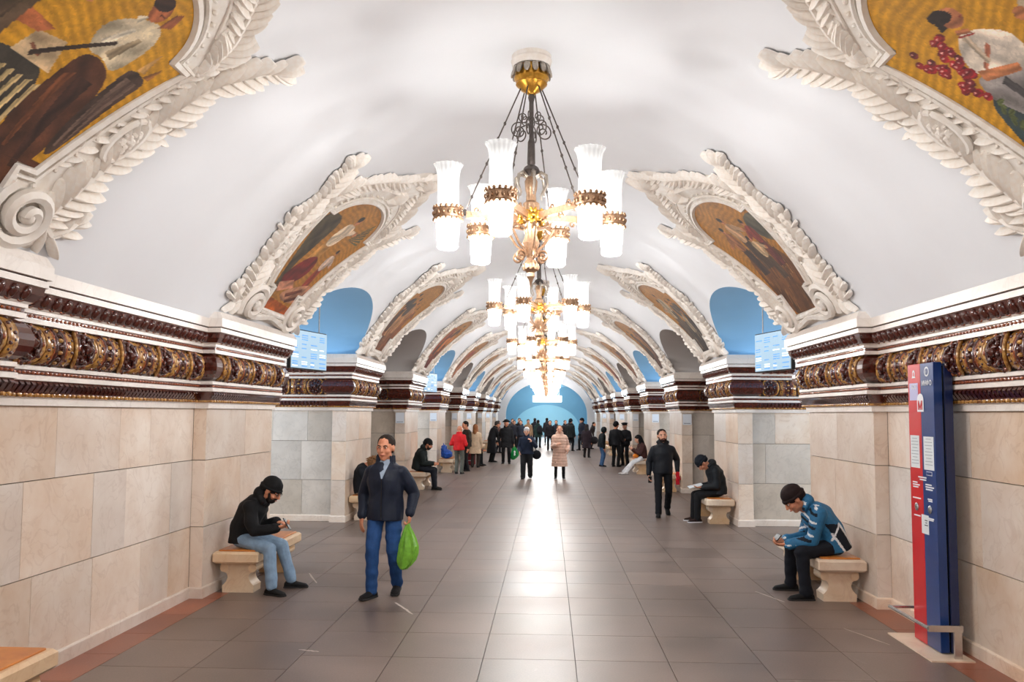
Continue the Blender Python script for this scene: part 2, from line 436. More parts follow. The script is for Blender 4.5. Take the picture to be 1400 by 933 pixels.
def band_mesh():
    mb = MB()
    for dx, r, m in ((-.075, .014, 1), (-.045, .018, 0), (.045, .018, 0), (.075, .014, 1)):
        mb.tube([P_roll(dx, -.97+1.94*i/8, .004) for i in range(9)], r, 6, m)
    for i in range(9):
        x, p, z = P_roll(0, -.88+1.76*i/8, .008); mb.ell((x, p, z), (.028, .022, .018), 6, 4, m=2 if i % 2 else 0)
    return mb.mesh('ribbed_band', [MAT['ceramic_dark'], MAT['ceramic_rust'], MAT['ceramic_gold']])
def egg_mesh():
    mb = MB()
    mb.ell((0, .185, 2.73), (.034, .03, .052), 8, 6, Matrix.Rotation(radians(-28), 3, 'X'), 0)
    mb.tube([(.055*cos(a), .172+.03*(sin(a)), 2.735+.058*sin(a)) for a in [pi*1.02+i*pi*.96/6 for i in range(7)]], .009, 5, 1)
    return mb.mesh('egg_ornament', [MAT['ceramic_dark'], MAT['ceramic_rust']])
ORN = {'medallion': medallion_mesh(), 'gold_lattice': lattice_mesh(), 'ribbed_band': band_mesh(), 'egg_ornament': egg_mesh()}
def small_rows(mb, L, step_leaf):
    """leaf row with gold scallops below and the two bead cords, for a straight piece of length L (local)"""
    n = max(1, int(L/step_leaf))
    for i in range(n):
        x = -L/2+(i+.5)*L/n; w = L/n*.42
        mb.add([(x-w, .064, 2.085), (x+w, .064, 2.085), (x+w*.6, .105, 2.14), (x-w*.6, .105, 2.14), (x-w, .09, 2.163), (x+w, .09, 2.163)], [(0,1,2,3), (3,2,5,4)], 0)
        mb.ell((x+w*1.1, .06, 2.066), (w*.9, .014, .017), 6, 4, m=1)
    n = max(1, int(L/(step_leaf*.8)))
    for i in range(n):
        x = -L/2+(i+.5)*L/n; w = L/n*.46
        mb.ell((x, .086, 2.225), (w, .011, .013), 6, 4, m=2); mb.ell((x, .116, 2.622), (w, .011, .013), 6, 4, m=2)

def seg_frame(path, i, s):
    """local frame of path segment i: centre, direction, outward normal, length (mirrored for the right)"""
    (x0, y0), (x1, y1) = path[i], path[i+1]
    L = math.hypot(x1-x0, y1-y0)
    d = ((x1-x0)/L, (y1-y0)/L); nrm = (d[1], -d[0])
    M = Matrix(((-s*d[0], -s*nrm[0], 0, -s*(x0+x1)/2), (d[1], nrm[1], 0, (y0+y1)/2), (0, 0, 1, 0), (0, 0, 0, 1)))
    return M, L
trim_n = [0]
def frieze(path, s, segs, single):
    """segs: list of (segment index, number of medallions); single: eggs as separate pieces"""
    trim_n[0] += 1
    mb = MB(); sweep(mb, path, PROF, PM, s)
    root = struct(mb.build('trim_%d' % trim_n[0], FRZ, smooth=True, angle=40))
    rest = MB(); eggs = MB()
    for i, nm in segs:
        M, L = seg_frame(path, i, s)
        Lx = L+.16 if L < 2.2 and abs(path[i][0]-path[i+1][0]) < .01 else L
        step = Lx/nm
        for k in range(nm):
            x = -Lx/2+(k+.5)*step
            link('medallion', ORN['medallion'], root, M @ Matrix.Translation((x, 0, 0)))
            link('gold_lattice', ORN['gold_lattice'], root, M @ Matrix.Translation((x+.205, 0, 0)))
            link('gold_lattice', ORN['gold_lattice'], root, M @ Matrix.Translation((x-.205, 0, 0)) @ Matrix.Scale(-1, 4, (1,0,0)))
            if k < nm-1: link('ribbed_band', ORN['ribbed_band'], root, M @ Matrix.Translation((x+step/2, 0, 0)))
        ne = int(Lx/.128)
        for k in range(ne):
            T = M @ Matrix.Translation((-Lx/2+(k+.5)*Lx/ne, 0, 0))
            if single: link('egg_ornament', ORN['egg_ornament'], root, T)
            else:
                x, = (-Lx/2+(k+.5)*Lx/ne,)
                q = MB(); q.ell((x, .185, 2.73), (.04, .028, .052), 6, 4, m=0); eggs.join(q, M)
        q = MB(); small_rows(q, Lx, .065 if single else .13); rest.join(q, M)
    if eggs.v: tag(eggs.build('egg_row', [MAT['ceramic_dark'], MAT['ceramic_rust']], root), kind='stuff')
    tag(rest.build('leaf_and_bead_row', [MAT['ceramic_dark'], MAT['ceramic_gold'], MAT['ceramic_rust']], root), kind='stuff')

ROWS = [(.10, .74), (.743, 1.44), (1.443, 1.99)]
def slab_face(parent, x0, y0, x1, y1, nrm, s, seed, m='marble', wmin=.5, wmax=.95):
    """marble facing from (x0,y0) to (x1,y1) in plan, pieces standing 18-22 mm proud along nrm"""
    rg = random.Random(seed); L = math.hypot(x1-x0, y1-y0); d = ((x1-x0)/L, (y1-y0)/L)
    for z0, z1 in ROWS:
        t = 0.0
        cuts = [0.0]
        while L-cuts[-1] > wmax: cuts.append(cuts[-1]+rg.uniform(wmin, wmax))
        if L-cuts[-1] < .22 and len(cuts) > 1: cuts.pop()
        cuts.append(L)
        for a, b in zip(cuts, cuts[1:]):
            th = .02+rg.uniform(-.0015, .0015)
            c = (a+b)/2; cx, cy = x0+d[0]*c+nrm[0]*(th/2-.02), y0+d[1]*c+nrm[1]*(th/2-.02)
            sx = abs(d[0])*(b-a-.004)+abs(nrm[0])*th; sy = abs(d[1])*(b-a-.004)+abs(nrm[1])*th
            mm = m if rg.random() > .12 else ('marble_white' if m == 'marble' else 'marble')
            cube_obj('marble_slab', mm, parent, (-s*cx, cy, (z0+z1)/2), (sx, sy, z1-z0-.004))

def wall_core(name, path, s):
    """solid core set 2 cm behind the facing"""
    off = offsets(path); pts = [(-s*(x-.02*o[0]), y-.02*o[1]) for (x, y), o in zip(path, off)]
    mb = MB(); n = len(pts)
    mb.add([(x, y, 0) for x, y in pts]+[(x, y, 3.0) for x, y in pts], [(i, i+1, n+i+1, n+i) for i in range(n-1)])
    return struct(mb.build(name, MAT['mortar'], smooth=False))
BPROF = [(.0, .115), (.012, .112), (.018, .10), (.018, .0)]
for s, side in ((-1, 'left'), (1, 'right')):
    path = near_path(); core = wall_core('wall_'+side, path, s)
    p0, p1 = PIERS[0], PIERS[1]; q = 11 if s < 0 else 23
    slab_face(core, -W_PIL, p0[0], -W_PIL, p0[1], (1, 0), s, q)
    slab_face(core, -W_REC, p0[1], -W_REC, p1[0], (1, 0), s, q+1)
    slab_face(core, -W_PIL, p1[0], -W_PIL, p1[1], (1, 0), s, q+2, wmin=.9, wmax=1.3)
    slab_face(core, -W_REC+.02, p0[1], -W_PIL, p0[1], (0, 1), s, q+4)
    slab_face(core, -W_REC, p1[0], -W_PIL, p1[0], (0, -1), s, q+3)
    mb = MB(); sweep(mb, path, BPROF, [0, 0, 0], s); struct(mb.build('baseboard_'+side, MAT['marble'], smooth=False))
    frieze(path[2:], s, [(0, 3), (2, 5), (4, 3)], True)
    # blank wall behind the camera's standing point
    mb = MB(); sweep(mb, path[:3], [(0.0, 0.1), (0.0, 2.0)], [0], s); struct(mb.build('wall_'+side, MAT['marble'], smooth=False))
    mb = MB(); sweep(mb, path[:3], PROF, PM, s); struct(mb.build('trim_%d' % (30+s), FRZ))
    for k in range(2, N_PIER+1):
        path = pier_path(k); core = wall_core('wall_'+side, path, s); a, b = PIERS[k]; q = 100*k+(7 if s > 0 else 0)
        slab_face(core, -5.6, a+.12, -W_SIDE, a+.12, (0, -1), s, q, 'marble_cool', .6, 1.0)
        slab_face(core, -W_SIDE, a, -W_PIL, a, (0, -1), s, q+1)
        slab_face(core, -W_PIL, a, -W_PIL, b, (1, 0), s, q+2, wmin=.9, wmax=1.3)
        slab_face(core, -W_SIDE, b, -W_PIL, b, (0, 1), s, q+3)
        mb = MB(); sweep(mb, path, BPROF, [0, 0, 0], s); struct(mb.build('baseboard_'+side, MAT['marble'], smooth=False))
        frieze(path, s, [(0, 4), (3, 3)], k <= 2)

# ---- floor: bed, granite slabs as pieces
mb = MB(); mb.box((0, 33, -.06), (24, 86, .08)); floor = struct(mb.build('floor', MAT['floor_bed'], smooth=False))
T = .733; X0 = -T/2-4*T
far = MB(); cnt = 0; rg = random.Random(3)
row = 0; y = 6.6-3*T
while y < 75:
    for c in range(9):
        x = X0+c*T+T/2
        yo = y if c not in (0, 8, 1, 7) else y+T*.5
        if cnt < 297 and yo > 4.5:
            cube_obj('floor_tile', 'granite', floor, (x, yo+T/2, -.011), (T-.005, T-.005, .022)); cnt += 1
        else: far.box((x, yo+T/2, -.011), (T-.005, T-.005, .022))
    y += T
for s in (-1, 1):
    yy = 5.3
    while yy < 8.8-1e-6:
        l = rg.uniform(.5, .8); l = min(l, 8.8-yy)
        cube_obj('border_tile', 'granite_red', floor, (s*3.46, yy+l/2, -.0105), (.32, l-.004, .022)); yy += l
    for a in [-2]+[PIERS[k][0] for k in range(1, 10)]:
        n = 4
    yy = -8.0
    while yy < 66:
        if not (5.3-.05 < yy+.4 < 8.5):
            far.box((s*3.46, yy+.4, -.011), (.31, .796, .022))
        yy += .8
    for a, b in PASS:
        for i in range(3):
            for j in range(5): far.box((s*(4.05+i*.86), a+(j+.5)*(b-a)/5, -.011), (.855, (b-a)/5-.005, .022))
    far.box((s*9, 33, -.012), (4.8, 60, .02))
y = -9
while y < 4.4:
    for c in range(9): far.box((X0+c*T+T/2, y+T/2, -.011), (T-.005, T-.005, .022))
    y += T
tag(far.build('floor_tile', MAT['granite'], floor, smooth=False), kind='stuff')

# ---- far end: white arch wall, blue vestibule, pale back wall; wall behind the camera
def arch_wall(name, y, outer, w, zs, rise, m, th=.25):
    """wall across the hall with an arched opening (half width w, springing zs)"""
    N = 28; mb = MB()
    inn = [(-w, 0)]+[(-w*cos(pi*i/N), zs+rise*sin(pi*i/N)) for i in range(N+1)]+[(w, 0)]
    out = []
    for x, z in inn:
        if z == 0: out.append((-outer if x < 0 else outer, 0)); continue
        a = atan2(z-zs, x); k = max(abs(cos(a))/outer, abs(sin(a))/3.6); out.append((cos(a)/k, zs+sin(a)/k))
    n = len(inn)
    vs_ = [(x, y, z) for x, z in inn]+[(x, y, z) for x, z in out]+[(x, y+th, z) for x, z in inn]
    fs_ = [(i, i+1, n+i+1, n+i) for i in range(n-1)]+[(i, 2*n+i, 2*n+i+1, i+1) for i in range(n-1)]
    mb.add(vs_, fs_); return struct(mb.build(name, MAT[m], angle=40))
arch_wall('wall_far', Y_END, 6.0, 3.1, 1.9, 2.5, 'plaster')
mb = MB(); N = 24
pr = [(-3.3, 0)]+[(-3.3*cos(pi*i/N), 1.9+2.7*sin(pi*i/N)) for i in range(N+1)]+[(3.3, 0)]
mb.add([(x, Y_END+.2, z) for x, z in pr]+[(x, 76, z) for x, z in pr], [(i, i+1, len(pr)+i+1, len(pr)+i) for i in range(len(pr)-1)])
struct(mb.build('wall_vestibule', MAT['end_blue'], angle=40))
arch_wall('wall_far', 67.0, 6.0, 2.75, .6, 2.1, 'end_blue')
mb = MB(); mb.box((0, 75.5, 2.3), (8, .2, 5)); struct(mb.build('wall_far', MAT['end_pale'], smooth=False))
mb = MB(); mb.box((0, Y_BACK, 2.6), (9, .2, 5.6)); struct(mb.build('wall_back', MAT['plaster'], smooth=False))
for y, w in ((64.5, 120), (71.5, 270)):
    ld = bpy.data.lights.new('vestibule_lamp', 'POINT'); ld.energy = w; ld.color = (.82, .95, 1.0); ld.shadow_soft_size = .3
    lo = bpy.data.objects.new('vestibule_lamp', ld); C.objects.link(lo); lo.location = (0, y, 3.6 if y < 67 else 2.6)

# pale scrape marks worn into the slabs
mat('scrape', srgb(196, 182, 172), .6)
for (x0, y0), (x1, y1), w in (((-1.42, 8.45), (-1.16, 7.98), .035), ((2.44, 9.25), (2.62, 8.75), .03), ((2.86, 7.72), (3.06, 7.2), .02), ((-2.75, 9.9), (-2.5, 9.35), .025), ((.9, 14.2), (1.45, 14.16), .02), ((-1.9, 6.75), (-1.72, 6.7), .03)):
    d = Vector((x1-x0, y1-y0)); n_ = Vector((-d.y, d.x)).normalized()*w/2; rg2 = random.Random(int(x0*100)); L_ = 9
    pts = []
    for q in (1, -1):
        for i in (range(L_) if q > 0 else range(L_-1, -1, -1)):
            t = i/(L_-1); k = q*(.4+.8*rg2.random())*(sin(pi*(t*.9+.05))**.4); pts.append((x0+d.x*t+n_.x*k, y0+d.y*t+n_.y*k, .0012))
    mb = MB(); mb.add(pts, [tuple(range(len(pts)))]); mb.build('scrape_mark', MAT['scrape'], floor, smooth=False)
# ================================================================== CHANDELIERS
mat('brass', srgb(186,150,120), .38, .8, var=.35, scale=40)
mat('brass_gold', srgb(214,160,66), .3, .9, var=.3, scale=30)
mat('iron', srgb(104,96,92), .4, .8, var=.3, scale=30)
mat('silver_brass', srgb(176,166,154), .35, .8, var=.3, scale=30)
def shade_mat(name, col, e_s, transp):
    m = bpy.data.materials.new(name); m.use_nodes = True; nt = m.node_tree; L = nt.links
    for n_ in list(nt.nodes): nt.nodes.remove(n_)
    out = node(nt, 'ShaderNodeOutputMaterial'); mix = node(nt, 'ShaderNodeMixShader'); tr = node(nt, 'ShaderNodeBsdfTransparent')
    b = node(nt, 'ShaderNodeBsdfPrincipled'); b.inputs['Base Color'].default_value = (.4,.4,.4,1); b.inputs['Roughness'].default_value = .12
    b.inputs['Emission Color'].default_value = (*col, 1)
    wv = node(nt, 'ShaderNodeTexWave', wave_type='BANDS', bands_direction='X'); tc = node(nt, 'ShaderNodeTexCoord')
    # cut-glass flutes: angle around the axis
    sp = node(nt, 'ShaderNodeSeparateXYZ'); L.new(tc.outputs['Object'], sp.inputs[0])
    at = node(nt, 'ShaderNodeMath', operation='ARCTAN2'); L.new(sp.outputs[1], at.inputs[0]); L.new(sp.outputs[0], at.inputs[1])
    mu = node(nt, 'ShaderNodeMath', operation='MULTIPLY'); mu.inputs[1].default_value = 16; L.new(at.outputs[0], mu.inputs[0])
    si = node(nt, 'ShaderNodeMath', operation='SINE'); L.new(mu.outputs[0], si.inputs[0])
    mr = node(nt, 'ShaderNodeMapRange'); mr.inputs['From Min'].default_value = -1; mr.inputs['To Min'].default_value = e_s*.8; mr.inputs['To Max'].default_value = e_s*1.15
    L.new(si.outputs[0], mr.inputs['Value']); L.new(mr.outputs['Result'], b.inputs['Emission Strength'])
    mix.inputs[0].default_value = 1-transp
    nt.nodes.remove(wv)
    L.new(tr.outputs[0], mix.inputs[1]); L.new(b.outputs[0], mix.inputs[2]); L.new(mix.outputs[0], out.inputs[0])
    m.cycles.emission_sampling = 'NONE'
    MAT[name] = m; return m
shade_mat('shade_upper', (1, .985, .96), .42, .5)
shade_mat('shade_lower', (1, .96, .88), 1.15, .3)

def spiral(c, r0, r1, turns, ax, ay, a0=0, n=28):
    c = Vector(c); ax = Vector(ax); ay = Vector(ay)
    return [c+(ax*cos(a0+turns*2*pi*i/n)+ay*sin(a0+turns*2*pi*i/n))*(r0+(r1-r0)*i/n) for i in range(n+1)]
Z_RING = -1.40
R_RING = .70
CH_ANG = [radians(a) for a in (72, 12, 132, 192, 252, 312)]
def make_chandelier():
    root = empty('chandelier')
    # canopy (top at z = 0)
    mb = MB(); mb.lathe([(.16, .06), (.17, .0), (.165, -.03), (.175, -.05), (.16, -.10)], 24); cano = mb.build('canopy', MAT['stucco'], root)
    mb = MB()
    for i in range(14):
        a = 2*pi*i/14; ra = Matrix.Rotation(a, 3, 'Z') @ Matrix.Rotation(radians(-18), 3, 'Y')
        mb.ell((.155*cos(a), .155*sin(a), -.14), (.016, .032, .055), 6, 6, ra)
    mb.build('canopy_leaf_ring', MAT['silver_brass'], root)
    mb = MB(); mb.lathe([(.13, -.10), (.145, -.17), (.15, -.20), (.13, -.235), (.135, -.25), (.085, -.30), (.04, -.325), (.03, -.34)], 20); mb.build('gold_bowl', MAT['brass_gold'], root)
    mb = MB(); mb.lathe([(.022, -.33), (.03, -.36), (.02, -.40), (.018, -.72), (.03, -.75), (.035, -.93), (.03, -.95), (.06, -.97), (.075, -1.0), (.05, -1.03), (.035, -1.06)], 12); mb.build('stem', MAT['iron'], root)
    for i in range(6):
        a = 2*pi*i/6+.3; d = Vector((cos(a), sin(a), 0)); u = Vector((0,0,1))
        mb = MB(); mb.tube(spiral(d*.11+u*-.66, .075, .02, 1.4, -d, u, 1.2), .006, 5); mb.tube(spiral(d*.07+u*-.54, .05, .015, 1.2, -d, -u, .8), .005, 5)
        mb.build('wire_scroll', MAT['iron'], root)
    mb = MB(); mb.lathe([(.035, -1.04), (.055, -1.09), (.05, -1.16), (.04, -1.2), (.045, -1.26), (.07, -1.28), (.08, -1.42), (.07, -1.46), (.05, -1.55), (.075, -1.62), (.045, -1.70), (.03, -1.76)], 12); mb.build('body', MAT['brass'], root)
    for i in range(6):
        a = CH_ANG[i]+pi/6; d = Vector((cos(a), sin(a), 0)); u = Vector((0,0,1))
        mb = MB(); mb.tube([d*.04+u*-1.05, d*.09+u*-1.02, d*.135+u*-1.05, d*.145+u*-1.13, d*.11+u*-1.2, d*.12+u*-1.23], [.014, .016, .014, .012, .009, .006], 6); mb.build('upper_scroll', MAT['silver_brass'], root)
        mb = MB(); mb.tube([d*.05+u*-1.5, d*.16+u*-1.47, d*.2+u*-1.52, d*.13+u*-1.63, d*.07+u*-1.68]+[p for p in spiral(d*.11+u*-1.74, .055, .012, 1.3, -d, u, 0.2, 18)], .011, 6); mb.build('lower_scroll', MAT['brass'], root)
    mb = MB(); mb.lathe([(.03, -1.74), (.06, -1.79), (.065, -1.83), (.03, -1.87), (.035, -1.9), (.018, -1.93), (.003, -1.99)], 10)
    for i in range(8):
        a = 2*pi*i/8; mb.ell((.055*cos(a), .055*sin(a), -1.82), (.018, .018, .035), 6, 4)
    mb.build('finial', MAT['brass'], root)
    # arms, rosettes, rods, shades
    for i, a in enumerate(CH_ANG):
        d = Vector((cos(a), sin(a), 0)); t = Vector((-sin(a), cos(a), 0)); u = Vector((0,0,1)); z = u*Z_RING
        M3 = Matrix((d, t, u)).transposed()
        mb = MB()
        mb.box(d*.30+z, (.50, .035, .055), rot=M3)
        for k in range(4): mb.tube(spiral(d*(.16+.1*k)+z+u*(.045 if k % 2 else -.045), .03, .008, 1.2, d, u, pi*k, 14), .008, 5)
        mb.tube([d*.5+z+t*w+u*.01 for w in (-.05, 0, .05)], .012, 5)
        arm = mb.build('arm', MAT['brass'], root)
        mb = MB(); mb.ell(d*.1+z+u*.0, (.02, .05, .05), 8, 6, M3); mb.build('arm_boss', MAT['brass_gold'], arm)
        mb = MB(); e2 = (CH_ANG[i]+pi/6); dd = Vector((cos(e2), sin(e2), 0)); tt = Vector((-sin(e2), cos(e2), 0)); m2 = Matrix((dd, tt, u)).transposed()
        for k in range(10):
            b = 2*pi*k/10; mb.ell(dd*.1+z+tt*.05*cos(b)+u*.05*sin(b), (.012, .016, .026), 6, 4, m2 @ Matrix.Rotation(b-pi/2, 3, 'X'))
        mb.ell(dd*.11+z, (.02, .022, .022), 8, 6, m2); mb.build('rosette', MAT['brass_gold'], root)
        mb = MB(); p, q = d*.085+u*-.27, d*(R_RING-.14)+z+u*.02
        mb.tube([p, q], .006, 5)
        for k in (.3, .42, .62, .72, .88): mb.ell(p.lerp(q, k), (.012, .012, .018), 6, 4)
        mb.ell(q, (.02, .02, .03), 6, 4); mb.build('hanging_rod', MAT['iron'], root)
        # one shade: brass band, flared upper glass, lower glass, cap
        cc = d*R_RING+z
        sh = empty('lamp_shade'); sh.parent = root; sh.location = cc
        if 'band' not in CH:
            b_ = MB(); b_.lathe([(.1, -.045), (.118, -.04), (.112, -.02), (.118, 0), (.112, .02), (.118, .04), (.1, .045)], 24)
            for k in range(16):
                g = 2*pi*k/16; b_.ell((.116*cos(g), .116*sin(g), .05), (.014, .014, .018), 6, 4); b_.ell((.116*cos(g), .116*sin(g), -.05), (.014, .014, .016), 6, 4); b_.ell((.12*cos(g+.2), .12*sin(g+.2), 0), (.013, .013, .02), 6, 4)
            CH['band'] = b_.mesh('shade_band', MAT['brass'])
            b_ = MB(); n = 48
            R = [[((r+fl*.006*cos(16*2*pi*j/n))*cos(2*pi*j/n), (r+fl*.006*cos(16*2*pi*j/n))*sin(2*pi*j/n), zz) for j in range(n)] for r, zz, fl in ((.09, .03, 0), (.088, .12, .4), (.084, .22, .6), (.088, .32, .8), (.1, .385, 1.1), (.12, .415, 1.6), (.112, .414, 1.4), (.094, .38, 1), (.081, .3, .6), (.08, .1, .3))]
            b_.rings(R, caps=False); CH['up'] = b_.mesh('upper_glass', MAT['shade_upper'])
            b_ = MB(); R = [[((r+.003*cos(16*2*pi*j/n))*cos(2*pi*j/n), (r+.003*cos(16*2*pi*j/n))*sin(2*pi*j/n), zz) for j in range(n)] for r, zz in ((.092, -.02), (.094, -.1), (.09, -.2), (.082, -.255), (.088, -.275), (.07, -.295), (.02, -.30))]
            b_.rings(R, caps=False); CH['low'] = b_.mesh('lower_glass', MAT['shade_lower'])
        link('shade_band', CH['band'], sh); link('upper_glass', CH['up'], sh); link('lower_glass', CH['low'], sh)
        for key, en, zz in (('lamp_up', LAMP_UP, .2), ('lamp_dn', LAMP_DN, -.14)):
            ld = CH.get(key)
            if ld is None:
                ld = CH[key] = bpy.data.lights.new('shade_lamp', 'POINT'); ld.energy = en; ld.color = (1.0, .985, .965); ld.shadow_soft_size = .06
            lo = bpy.data.objects.new('shade_lamp', ld); C.objects.link(lo); lo.parent = sh; lo.location = (0, 0, zz)
    return root
CH = {}
CH_Y = [6.75]+[12.55+6*k for k in range(9)]+[.9, -4.6]
ORD = ['first', 'second', 'third', 'fourth', 'fifth', 'sixth', 'seventh', 'eighth', 'ninth', 'tenth', 'eleventh']
ch0 = make_chandelier()
for i, y in enumerate(CH_Y):
    o = ch0 if i == 0 else copy_tree(ch0)
    o.location = (0, y, APEX-.0); 
    lab = ('large brass chandelier with six lit glass shades, in full view near the vault frescoes' if i == 0 else
           ORD[i]+' brass chandelier down the hall, counted from the big one' if i < 10 else
           'brass chandelier overhead, before the big one' if i == 10 else 'brass chandelier behind the photographer')
    tag(o, lab, 'chandelier', 'brass chandeliers along the vault')
# ================================================================== VAULT FRESCOES IN STUCCO FRAMES
def V_pt(u, v, n=0.0):
    """left-hand vault surface: u along the hall, v up the arc from the springing, n out of the surface"""
    ph = PHI_S-v/R_V; r = R_V-n
    return Vector((-r*sin(ph), u, CZ_V+r*cos(ph)))
def V_frame(u, v, ang, n=0.0):
    ph = PHI_S-v/R_V
    eu = Vector((0, 1, 0)); ev = Vector((cos(ph), 0, sin(ph))); nn = Vector((sin(ph), 0, -cos(ph)))
    x = eu*cos(ang)+ev*sin(ang); y = nn.cross(x); p = V_pt(u, v, n)
    return Matrix(((x.x, y.x, nn.x, p.x), (x.y, y.y, nn.y, p.y), (x.z, y.z, nn.z, p.z), (0,0,0,1)))
V0, VS, V1 = .24, 1.62, 2.06
def half_w(v):
    if v < .56: return .41
    if v <= VS: return .56+(.92-.56)*((v-.56)/(VS-.56))**.9
    t = (v-VS)/(V1-VS); return .74*sqrt(max(0, 1-t*t))
OUT_V = [V0, .555, .56]+[.56+(VS-.56)*i/8 for i in range(1, 9)]+[VS+.001]+[VS+(V1-VS)*sin(pi/2*i/10) for i in range(1, 11)]

def inside(poly, U, V):
    r = np.zeros(U.shape, bool); n = len(poly); j = n-1
    for i in range(n):
        xi, yi = poly[i]; xj, yj = poly[j]
        c = ((yi > V) != (yj > V)) & (U < (xj-xi)*(V-yi)/((yj-yi) if yj != yi else 1e-9)+xi)
        r ^= c; j = i
    return r
def chaikin(P, it=2):
    for _ in range(it):
        P = [q for a, b in zip(P, P[1:]+P[:1]) for q in ((a[0]*.75+b[0]*.25, a[1]*.75+b[1]*.25), (a[0]*.25+b[0]*.75, a[1]*.25+b[1]*.75))]
    return P
def ellp(cx, cy, rx, ry, a=0, n=16):
    return [(cx+rx*cos(t)*cos(a)-ry*sin(t)*sin(a), cy+rx*cos(t)*sin(a)+ry*sin(t)*cos(a)) for t in [2*pi*i/n for i in range(n)]]
SKIN = srgb(190,120,76)
def figure(cx, v0, h, top, low, lean=0.0, face=1, hair=(40,26,18), arm=0.5):
    """a plain standing figure for a mosaic: list of (polygon, colour)"""
    S = []; L = lambda t: cx+lean*t
    w = h*.15
    S.append(([(L(0)-w*.9, v0), (L(0)+w*.9, v0), (L(.5)+w*.75, v0+h*.52), (L(.5)-w*.75, v0+h*.52)], low))
    S.append(([(L(0)+w*.1, v0), (L(0)+w*.35, v0), (L(.5)+w*.3, v0+h*.5)], tuple(c*.55 for c in low)))
    S.append(([(L(.48)-w*.8, v0+h*.47), (L(.48)+w*.8, v0+h*.47), (L(.8)+w, v0+h*.8), (L(.86), v0+h*.86), (L(.8)-w, v0+h*.8)], top))
    S.append(([(L(.5)-w*.1, v0+h*.5), (L(.5)+w*.2, v0+h*.5), (L(.8)+w*.5, v0+h*.8)], tuple(c*.7 for c in top)))
    S.append(([(L(.8)+face*w*.9, v0+h*.8), (L(.6)+face*w*2.0, v0+h*(.55+.2*arm)), (L(.6)+face*w*1.7, v0+h*(.5+.2*arm)), (L(.66)+face*w*.6, v0+h*.66)], tuple(c*.9 for c in top)))
    S.append((ellp(L(.6)+face*w*2.0, v0+h*(.53+.2*arm), w*.28, w*.28), SKIN))
    S.append((ellp(L(.92), v0+h*.91, h*.052, h*.066), SKIN))
    S.append((ellp(L(.93)-face*h*.02, v0+h*.945, h*.056, h*.05), srgb(*hair)))
    return S
c_ = srgb
def comp_worker():                       # first fresco, dark trousers and a white shirt over gold
    S = [([(-.5, .2), (.6, .2), (.62, .6), (-.6, .62)], c_(86, 46, 26))]
    S += [([(-.9, .9), (-.16, 1.14), (.13, 1.1), (.12, .6), (-.6, .5)], c_(58, 52, 44))]
    for i in range(9): S.append(([(-.5+.07*i, .6), (-.47+.07*i, .6), (-.42+.07*i, 1.02), (-.46+.07*i, 1.0)], c_(196, 170, 120)))
    S += [([(-.2, 1.1), (-.16, 1.27), (.05, 1.31), (.12, 1.1)], c_(206, 178, 138)), ([(-.6, 1.2), (-.15, 1.26), (-.08, 1.33), (-.5, 1.36)], c_(170, 96, 56))]
    S += [([(.2, 1.36), (.16, 1.15), (.1, .73), (.2, .3), (.42, .4), (.53, .68), (.57, 1.05), (.48, 1.33)], c_(84, 48, 30)), ([(.3, 1.2), (.36, .5), (.4, .5), (.44, 1.2)], c_(58, 32, 22)), ([(.2, 1.15), (.22, .6), (.25, .6), (.27, 1.2)], c_(116, 66, 36))]
    S += [([(.55, 1.31), (.57, 1.44), (.77, 1.42), (.75, 1.3), (.62, .68), (.5, .66)], c_(70, 52, 44)), ([(.6, 1.36), (.66, 1.36), (.58, .74), (.56, .74)], c_(104, 82, 70)), ([(.68, 1.36), (.72, 1.36), (.62, .76), (.61, .76)], c_(104, 82, 70))]
    S += [([(.18, 1.34), (.1, 1.54), (.25, 1.69), (.42, 1.76), (.53, 1.66), (.53, 1.47), (.47, 1.31), (.33, 1.37)], c_(206, 190, 160)), ([(.3, 1.4), (.4, 1.6), (.44, 1.6), (.38, 1.38)], c_(160, 140, 110)), ([(.2, 1.45), (.3, 1.63), (.33, 1.62), (.25, 1.42)], c_(232, 220, 196))]
    S += [(ellp(.32, 1.81, .075, .09, .2), c_(176, 100, 60)), (ellp(.28, 1.86, .08, .06, .2), c_(52, 30, 20)), ([(.42, 1.72), (.5, 1.78), (.47, 1.9), (.42, 1.86)], c_(140, 78, 48))]
    S += figure(-.45, 1.0, .95, c_(150, 130, 96), c_(90, 70, 50), .1, 1)
    S += [([(.34, 1.80), (.385, 1.80), (.385, 1.79), (.34, 1.788)], c_(90, 44, 30)), ([(.33, 1.835), (.355, 1.84), (.352, 1.83)], c_(30, 18, 14)), ([(.23, 1.7), (.3, 1.74), (.28, 1.66)], c_(226, 212, 186)), ([(.62, 1.44), (.66, 1.62), (.69, 1.45)], c_(196, 150, 90)), ([(.7, 1.43), (.78, 1.56), (.77, 1.43)], c_(150, 96, 50)), ([(-.12, 1.2), (-.02, 1.16), (-.03, 1.14), (-.13, 1.18)], c_(120, 70, 46))]
    S += [([(-.1, 1.15), (.3, 1.5), (.32, 1.48), (-.08, 1.12)], c_(48, 34, 26))]
    return S
